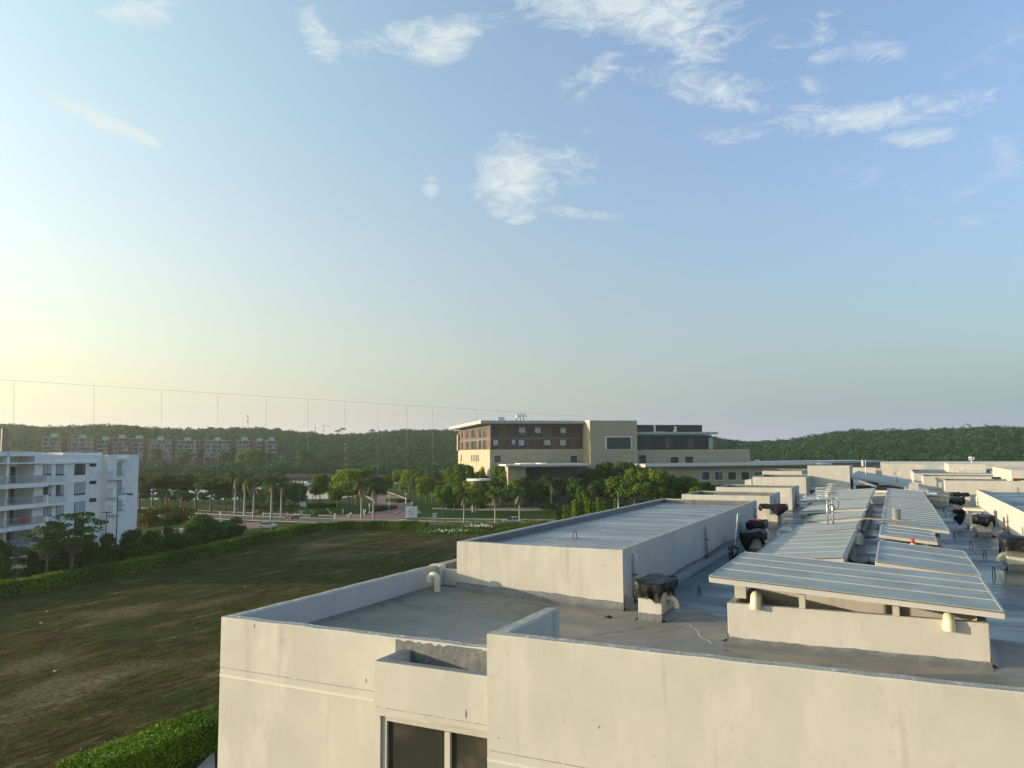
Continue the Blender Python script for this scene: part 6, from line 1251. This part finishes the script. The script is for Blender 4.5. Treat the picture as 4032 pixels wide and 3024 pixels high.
t, c, ux, uz, nn_, plate = sign('small square white sign on a post between the drooping palms', 1454, 2028, 1983, 'rect', .6); plate(c, 'rect', .55, M['signwhite']); MB().prism([c+ux*x+uz*z+nn_*.035 for x, z in ((-.07, -.13), (.09, -.13), (.09, .13), (-.07, .13))], nn_*.01).build('symbol', M['belt'], t)
t, c, ux, uz, nn_, plate = sign('small white sign at the side path near the thin palm', 2094, 1990, 1955, 'rect', .7); plate(c, 'rect', .65, M['signwhite'])
t, c, ux, uz, nn_, plate = sign('blue house shaped sign left of the info board', 1147, 1992, 1971, 'rect', 1.4); MB().prism([c+ux*x+uz*z for x, z in ((-.42, -.25), (.42, -.25), (.42, .12), (0, .45), (-.42, .12))], nn_*.03).build('plate', M['blue'], t); MB().prism([c+ux*x+uz*z+nn_*.035 for x, z in ((-.2, -.15), (.2, -.15), (.12, .12), (-.12, .12))], nn_*.01).build('symbol', M['signwhite'], t)
t, c, ux, uz, nn_, plate = sign('white signpost plate between the straight palms', 1036, 2040, 2018, 'rect', .8); plate(c, 'rect', .6, M['signwhite'])
# info board
g = G(1193, 2006); t = thing('notice_board', 'dark framed notice board with two white panels near the playground', 'notice board', g, YAW); d = (g-CP).dot(fw); s_ = d/FP
b = MB(True); b.box(-14*s_, -.1, 0, -12.5*s_, .1, 32*s_); b.box(12.5*s_, -.1, 0, 14*s_, .1, 32*s_); b.box(-14*s_, -.12, 31*s_, 14*s_, .12, 33*s_); b.build('frame', M['dark'], t)
MB(True).box(-11.5*s_, -.15, 12*s_, -.5*s_, -.05, 30*s_).build('panel', M['white'], t); MB(True).box(.8*s_, -.15, 10*s_, 11.8*s_, -.05, 30*s_).build('panel', M['bright'], t)
# utility cabinet
g = G(1621, 2040); s_ = (g-CP).dot(fw)/FP; t = thing('utility_cabinet', 'large white utility cabinet with dark stains standing on the verge', 'cabinet', g, YAW+.15); w, h = 21*s_, 42*s_
MB(True).box(-w, -w*.55, .25, w, w*.55, h).build('cabinet_body', M['white'], t, bevel=.03); MB(True).box(-w-.1, -w*.6, h, w+.1, w*.6, h+.12).build('lid', M['bright'], t); MB(True).box(-w-.2, -w*.65, 0, w+.2, w*.65, .25).build('plinth', M['concrete'], t)
b = MB(True); y = -w*.55-.005; b.box(-.02, y, .4, .02, y+.01, h-.1); b.box(-w+.05, y, h*.36, w-.05, y+.01, h*.36+.03); b.box(-w+.05, y, h*.66, w-.05, y+.01, h*.66+.03); b.box(w*.3, y, .4, w*.3+.06, y+.01, h); b.build('door_joint', M['belt'], t)
b = MB(True)
for (x, z, a, c) in [(-.55, .60, .14, .06), (-.28, .66, .06, .14), (-.30, .55, .05, .05), (-.40, .44, .05, .12), (-.30, .42, .06, .08), (-.22, .40, .05, .10), (-.36, .50, .12, .03), (-.25, .22, .05, .12)]: b.box(x*w, y-.006, z*h, (x+a)*w, y-.001, (z+c)*h)
b.build('scrawl', M['dark'], t)
def bin_(label, px_, pyb, wpx, hpx, m='concrete'):
    g = G(px_, pyb); s_ = (g-CP).dot(fw)/FP; t = thing('concrete_box', label, 'junction box', g, YAW, 'small concrete boxes on the verge'); w = wpx*s_/2; MB(True).box(-w, -w*.8, 0, w, w*.8, hpx*s_).build('box_body', M[m], t, bevel=.03); MB(True).box(-w-.06, -w*.85, hpx*s_, w+.06, w*.85, hpx*s_+.12).build('box_lid', M[m], t, bevel=.02)
bin_('pale concrete junction box right of the white utility cabinet', 1712, 2045, 15, 22); bin_('buff concrete junction box behind the hedge near the no left turn sign', 1185, 2026, 11, 13)
# playground
g = G(1237, 1982); s_ = (g-CP).dot(fw)/FP; t = thing('playground_tower', 'playground tower with a yellow pointed roof and orange slide before the lake', 'playground', g, YAW); M['yellow'] = mat('yellow', (.50, .36, .08), .5); M['orange'] = mat('orange', (.50, .20, .03), .5)
b = MB(True)
for x in (-6, 5): 
    for y in (-5, 5): b.box(x*s_, y*s_, 0, (x+1.2)*s_, (y+1.2)*s_, 30*s_)
b.build('post', M['orange'], t); MB(True).box(-7*s_, -6*s_, 13*s_, 7*s_, 6*s_, 15*s_).build('platform', M['orange'], t)
b = MB(True); b.add([(-9*s_, -8*s_, 29*s_), (9*s_, -8*s_, 29*s_), (9*s_, 8*s_, 29*s_), (-9*s_, 8*s_, 29*s_), (0, 0, 38*s_)], [(0, 1, 4), (1, 2, 4), (2, 3, 4), (3, 0, 4), (3, 2, 1, 0)]); b.build('roof', M['yellow'], t)
MB(True).tube([(-6*s_, -4*s_, 14*s_), (-11*s_, -10*s_, 5*s_), (-15*s_, -14*s_, 1*s_)], 1.6*s_, 8).build('slide', M['yellow'], t); MB(True).tube([(6*s_, 0, 9*s_), (22*s_, 0, 9*s_)], 5*s_, 14).build('tunnel', M['orange'], t); M['teal'] = mat('teal', (.03, .16, .14), .5); MB(True).tube([(22.2*s_, 0, 9*s_), (32*s_, 0, 9*s_)], 5*s_, 14).build('tunnel_end', M['teal'], t)
for i, (x, lb) in enumerate([(1128, 'yellow and pale spring toy beside the straight palms'), (1168, 'pale play panel left of the notice board'), (1282, 'grey play frame right of the tunnel')]):
    g = G(x, 1993-i*2); s_ = (g-CP).dot(fw)/FP; t = thing('play_equipment', lb, 'play equipment', g, YAW); MB(True).box(-5*s_, -.2, 1*s_, -2*s_, .2, 12*s_).build('panel', M['yellow'] if i == 0 else M['teal'], t); MB(True).box(1*s_, -.2, 0, 5*s_, .2, 9*s_).build('panel', M['bright' if i < 2 else 'belt'], t); MB(True).box(-5*s_, -.1, 5*s_, 5*s_, .1, 6.5*s_).build('rail', M['belt'], t)
# fallen branch
g = G(1300, 2024); s_ = (g-CP).dot(fw)/FP; t = thing('fallen_branch', 'bare forked branch lying in front of the park hedge', 'branch', g, YAW); b = MB(True); b.tube([(0, 0, 0), (3*s_, 0, 6*s_), (-6*s_, 0, 14*s_), (-14*s_, 0, 24*s_)], [.2, .16, .12, .06], 7); b.tube([(3*s_, 0, 6*s_), (14*s_, 0, 10*s_), (32*s_, .3, 18*s_)], [.16, .12, .05], 7); b.build('limb', M['palmtrunk'], t)
# small white statue-like rack near the hedge
g = G(582, 2125); t = thing('white_bench', 'small folded white chair among the bushes right of the white building', 'chair', g, YAW); s_ = (g-CP).dot(fw)/FP; b = MB(True); b.box(-4*s_, -.3, 4*s_, 3*s_, .3, 6*s_); b.box(-4*s_, .2, 6*s_, 2*s_, .3, 18*s_); b.build('seat', M['bright'], t); b = MB(True); [b.box(x*s_, y, 0, (x+.6)*s_, y+.08, 4*s_) for x in (-4, 2) for y in (-.3, .2)]; b.build('leg', M['bright'], t)

# ================================================================== vehicles
def car(label, loc, rz, paint, L=4.4, W_=1.8, H=1.6, suv=True, cat='car', name='parked_car'):
    t = thing(name, label, cat, loc, rz); h = L/2
    prof = [(-h, .45), (-h+.02, .85), (-h+.15, .95 if suv else .85), (-h+.95, 1.02 if suv else .92), (h-.25, 1.08 if suv else .98), (h-.02, .9), (h, .45), (h-.3, .28), (-h+.3, .28)]
    def loft(pr, w, shrink, z_split):
        vs = []; n = len(pr)
        for (wy, sc) in ((-w/2, .0), (-w/2+.0, .0), (w/2, .0)): pass
        a = [(x, -w/2+(.06 if z < .5 else 0)+shrink*max(0, z-z_split), z) for x, z in pr]; b2 = [(x, w/2-(.06 if z < .5 else 0)-shrink*max(0, z-z_split), z) for x, z in pr]
        m = MB(True); m.add(a+b2, [tuple(range(n))[::-1], tuple(range(n, 2*n))]+[(i, (i+1) % n, n+(i+1) % n, n+i) for i in range(n)]); return m
    loft(prof, W_, .05, .5).build('body', M[paint], t, bevel=.05)
    cab = [(-h+1.15, .95), (-h+1.95, H-.06), (-h+2.3, H), (h-1.0, H-.02), (h-.35 if suv else h-.75, 1.0), (h-.4 if suv else h-.8, .95)]
    loft(cab, W_-.08, .32, .95).build('windows', M['carglass'], t, bevel=.03)
    rf = [(-h+1.90, H-.08), (-h+2.3, H+.015), (h-1.0, H+.0), (h-.75 if suv else h-1.1, H-.14), (h-1.0, H-.06), (-h+2.3, H-.05)]
    loft(rf, W_-.02, .32, .95).build('roof', M[paint], t)
    for x in (-h+2.35, h-1.55 if not suv else h-1.35): MB(True).box(x-.04, -W_/2+.02, .95, x+.04, W_/2-.02, H-.08).build('pillar', M[paint], t) if suv else None
    for sx in (-h+.85, h-.85):
        for sy in (-1, 1):
            w = MB(True).tube([(sx, sy*(W_/2-.2), .34), (sx, sy*(W_/2+.01), .34)], .34, 20).build('wheel', M['tyre'], t); MB(True).tube([(sx, sy*(W_/2), .34), (sx, sy*(W_/2+.02), .34)], .2, 12).build('rim', M['steel'], w)
    for sy in (-1, 1): MB(True).box(-h-.01, sy*.75-.15, .68, -h+.12, sy*.75+.15, .82).build('headlight', M['glass_dark'], t); MB(True).box(h-.10, sy*.75-.12, .75, h+.012, sy*.75+.12, .98).build('tail_light', M['red'], t)
    return t
def gl(px_, py_): p = G(px_, py_); return (p.x, p.y, GZ+.03)
car('white suv driving left on the avenue behind the palms', gl(2016, 2064), YAW+.06, 'carwhite', 4.5, 1.85, 1.66); car('pale sedan half hidden by scrub at the hedge end', gl(1597, 2072), YAW+pi+.1, 'carwhite', 4.6, 1.8, 1.42, False)
car('dark van seen from behind driving up the paved street', gl(1440, 1952), YAW+pi/2+.1+pi, 'carblack', 5.6, 2.6, 2.5, cat='van', name='van'); car('silver car nose at the paved drive behind the hedge', gl(1052, 2082), YAW-.2+pi, 'carsilver', 4.4, 1.8, 1.5, False)
def motorbike(label, px_, py_, rz, rider=True):
    t = thing('motorcycle', label, 'motorcycle', gl(px_, py_), rz)
    for x in (-.65, .65): w = MB(True).tube([(x, -.06, .32), (x, .06, .32)], .32, 16).build('wheel', M['tyre'], t)
    MB(True).box(-.45, -.14, .35, .35, .14, .75).build('engine', M['dark'], t, bevel=.04); MB(True).box(-.2, -.15, .72, .7, .15, .86).build('seat', M['dark'], t, bevel=.04); MB(True).tube([(-.62, 0, .35), (-.4, 0, 1.05), (-.4, .35, 1.08)], .03, 6).build('fork', M['steel'], t); return t
motorbike('motorcycle ridden along the avenue left of the park hedge', 1238, 2036, YAW); motorbike('dark motorcycle near the straight palms', 1018, 2027, YAW+.2); motorbike('motorcycle passing close behind the hedge top', 1162, 2044, YAW)

# ================================================================== people
def person(label, px_, py_, pose='stand', shirt='bright', pants='bright', rz=0., h=1.72, loc=None, grp=None):
    l = gl(px_, py_) if loc is None else loc
    t = thing('person', label, 'person', l, rz, grp); s = h/1.72
    if pose == 'stand': J = {'pel': (0,0,.95), 'che': (0,.02,1.30), 'nek': (0,0,1.47), 'hed': (0,-.02,1.62), 'lk': (.10,.02,.50), 'lf': (.11,0,.06), 'lt': (.12,-.16,.03), 'rk': (-.10,-.06,.50), 'rf': (-.12,-.02,.06), 'rt': (-.12,-.18,.03), 'le': (.24,.02,1.12), 'lh': (.26,-.08,.86), 're': (-.24,.02,1.12), 'rh': (-.22,-.14,.90)}
    elif pose == 'hands': J = {'pel': (0,0,.95), 'che': (0,0,1.30), 'nek': (0,0,1.47), 'hed': (0,-.03,1.62), 'lk': (.09,-.12,.50), 'lf': (.1,.02,.08), 'lt': (.11,-.14,.03), 'rk': (-.09,.04,.50), 'rf': (-.1,.16,.08), 'rt': (-.11,.02,.03), 'le': (.22,-.06,1.14), 'lh': (.10,-.28,1.22), 're': (-.22,-.06,1.14), 'rh': (-.06,-.28,1.24)}
    else: J = {'pel': (0,.05,.42), 'che': (0,.02,.78), 'nek': (0,-.04,.95), 'hed': (0,-.08,1.09), 'lk': (.15,-.40,.48), 'lf': (.15,-.42,.06), 'lt': (.15,-.58,.03), 'rk': (-.15,-.40,.48), 'rf': (-.15,-.44,.06), 'rt': (-.15,-.6,.03), 'le': (.24,-.10,.68), 'lh': (.14,-.36,.55), 're': (-.24,-.10,.68), 'rh': (-.14,-.36,.55)}
    sh = {'ls': (J['che'][0]+.17, J['che'][1], J['che'][2]+.10), 'rs': (J['che'][0]-.17, J['che'][1], J['che'][2]+.10), 'lp': (J['pel'][0]+.09, J['pel'][1], J['pel'][2]-.04), 'rp': (J['pel'][0]-.09, J['pel'][1], J['pel'][2]-.04)}; J.update(sh)
    rad = dict(pel=.135, che=.15, nek=.055, hed=.10, lk=.062, lf=.045, lt=.04, rk=.062, rf=.045, rt=.04, le=.042, lh=.034, re=.042, rh=.034, ls=.065, rs=.065, lp=.095, rp=.095)
    ks = list(J); E_ = [('pel','che'),('che','nek'),('nek','hed'),('pel','lp'),('lp','lk'),('lk','lf'),('lf','lt'),('pel','rp'),('rp','rk'),('rk','rf'),('rf','rt'),('che','ls'),('ls','le'),('le','lh'),('che','rs'),('rs','re'),('re','rh')]
    me = bpy.data.meshes.new('sk'); me.from_pydata([tuple(c*s for c in J[k]) for k in ks], [(ks.index(a), ks.index(b2)) for a, b2 in E_], []); o = bpy.data.objects.new('sk', me); COL.objects.link(o)
    md = o.modifiers.new('s', 'SKIN'); 
    for i, k in enumerate(ks): me.skin_vertices[0].data[i].radius = (rad[k]*s, rad[k]*s*(.8 if k in ('pel', 'che') else 1))
    me.skin_vertices[0].data[0].use_root = True; o.modifiers.new('u', 'SUBSURF').levels = 1
    bpy.context.view_layer.update(); m2 = bpy.data.meshes.new_from_object(o.evaluated_get(bpy.context.evaluated_depsgraph_get())); bpy.data.objects.remove(o)
    m2.materials.clear(); [m2.materials.append(M[x]) for x in ('skin', shirt, pants, 'dark')]
    zw = J['pel'][2]*s; zn = (J['nek'][2]-.01)*s
    for p in m2.polygons:
        z = p.center.z; ax = abs(p.center.x); p.use_smooth = True
        if z > zn: p.material_index = 0
        elif z < .09*s: p.material_index = 3
        elif pose != 'sit' and z < zw+.02 and ax < .2*s: p.material_index = 2
        elif pose == 'sit' and (p.center.y < -.14*s and z < .6*s or z < .5*s): p.material_index = 2
        elif ax > .19*s and z < (J['le'][2]+.02)*s: p.material_index = 0
        else: p.material_index = 1
    link('body', m2, None, t); hc = Vector(J['hed'])*s; n = 10; b = MB(True); b.lathe((hc.x, hc.y+.015, hc.z-.02), [(.108*s, 0), (.112*s, .05*s), (.09*s, .11*s), (0, .145*s)], 12); b.build('hair', M['hair'], t)
    return t
person('person in white shirt and white trousers walking by the avenue', 1350, 2027, 'hands', rz=YAW); person('person in white top beside the diamond sign', 1381, 2042, 'stand', 'bright', 'belt', YAW)
person('person in a white shirt and dark trousers at the street mouth, facing another', 1440, 2030, 'stand', 'bright', 'navy', YAW-1.3); person('person in white leaning close to the one in dark trousers', 1433, 2028, 'hands', 'bright', 'white', YAW+1.3)
for i, (x, lb) in enumerate([(1455, 'seated person in white shirt, left one under the square sign'), (1464, 'seated person in white shirt beside the upright drooping palm')]): person(lb, x, 2029, 'sit', 'bright', 'navy', YAW+.2*i, grp='people sitting at the street mouth')
person('person in white shirt just behind the hedge top', 1174, 2046, 'stand', 'bright', 'navy', YAW+.4); person('person in white shirt riding past close behind the hedge', 1162, 2044, 'sit', 'bright', 'navy', YAW-pi/2, loc=(lambda p: (p[0], p[1], GZ+.45))(gl(1162, 2044)))
person('rider in pale green shirt on the motorcycle by the avenue', 1238, 2036, 'sit', 'teal', 'navy', YAW-pi/2, loc=(lambda p: (p[0], p[1], GZ+.45))(gl(1238, 2036))); person('rider on the dark motorcycle near the palms', 1018, 2027, 'sit', 'dark', 'navy', YAW-pi/2, loc=(lambda p: (p[0], p[1], GZ+.45))(gl(1018, 2027)))

# ================================================================== window reflection of a balustrade, added as thin floating lines on the left
M['edge'] = mat('reflected_edge', (.30, .33, .30), .3, alpha=.17)
t = thing('balustrade_reflection', 'faint window reflection of a balustrade, added as thin lines crossing the left of the view', 'reflection', (-3.6, 3.0, 2.2))
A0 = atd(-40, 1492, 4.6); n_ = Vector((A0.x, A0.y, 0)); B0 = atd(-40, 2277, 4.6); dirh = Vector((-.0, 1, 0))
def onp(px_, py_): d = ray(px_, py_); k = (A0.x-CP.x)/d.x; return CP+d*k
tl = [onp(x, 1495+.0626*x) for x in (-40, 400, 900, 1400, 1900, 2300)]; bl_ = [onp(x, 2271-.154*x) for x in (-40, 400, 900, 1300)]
MB().tube(tl, [.0016*max(1, (p-CP).length/5) for p in tl], 5).build('reflected_top_edge', M['edge'], t)
M['edge2'] = mat('reflected_channel', (.07, .11, .11), .5, alpha=.45)
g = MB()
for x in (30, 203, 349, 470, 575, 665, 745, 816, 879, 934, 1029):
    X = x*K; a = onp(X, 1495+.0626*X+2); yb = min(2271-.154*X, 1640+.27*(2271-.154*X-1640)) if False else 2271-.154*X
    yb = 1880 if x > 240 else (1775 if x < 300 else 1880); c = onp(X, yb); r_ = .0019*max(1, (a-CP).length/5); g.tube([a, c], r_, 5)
g.build('joint', M['edge'], t)  # upright lines of the added reflection, modelled as thin see-through rods

# ================================================================== haze
M['haze'] = bpy.data.materials.new('haze'); m = M['haze']; m.use_nodes = True; t_ = m.node_tree; t_.nodes.remove(t_.nodes['Principled BSDF'])
v = t_.nodes.new('ShaderNodeVolumePrincipled'); v.inputs['Density'].default_value = HAZE; v.inputs['Color'].default_value = (.93, .94, .84, 1); v.inputs['Anisotropy'].default_value = .62
t_.links.new(v.outputs[0], t_.nodes['Material Output'].inputs['Volume'])
if HAZE > 0:
    hz_ = MB().box(-1650, -1650, GZ-1.2, 1650, 1650, 62).build('haze', m, None); tag(hz_, kind='stuff'); hz_['label'] = 'thin pale haze filling the air over the whole place'; hz_['category'] = 'haze'
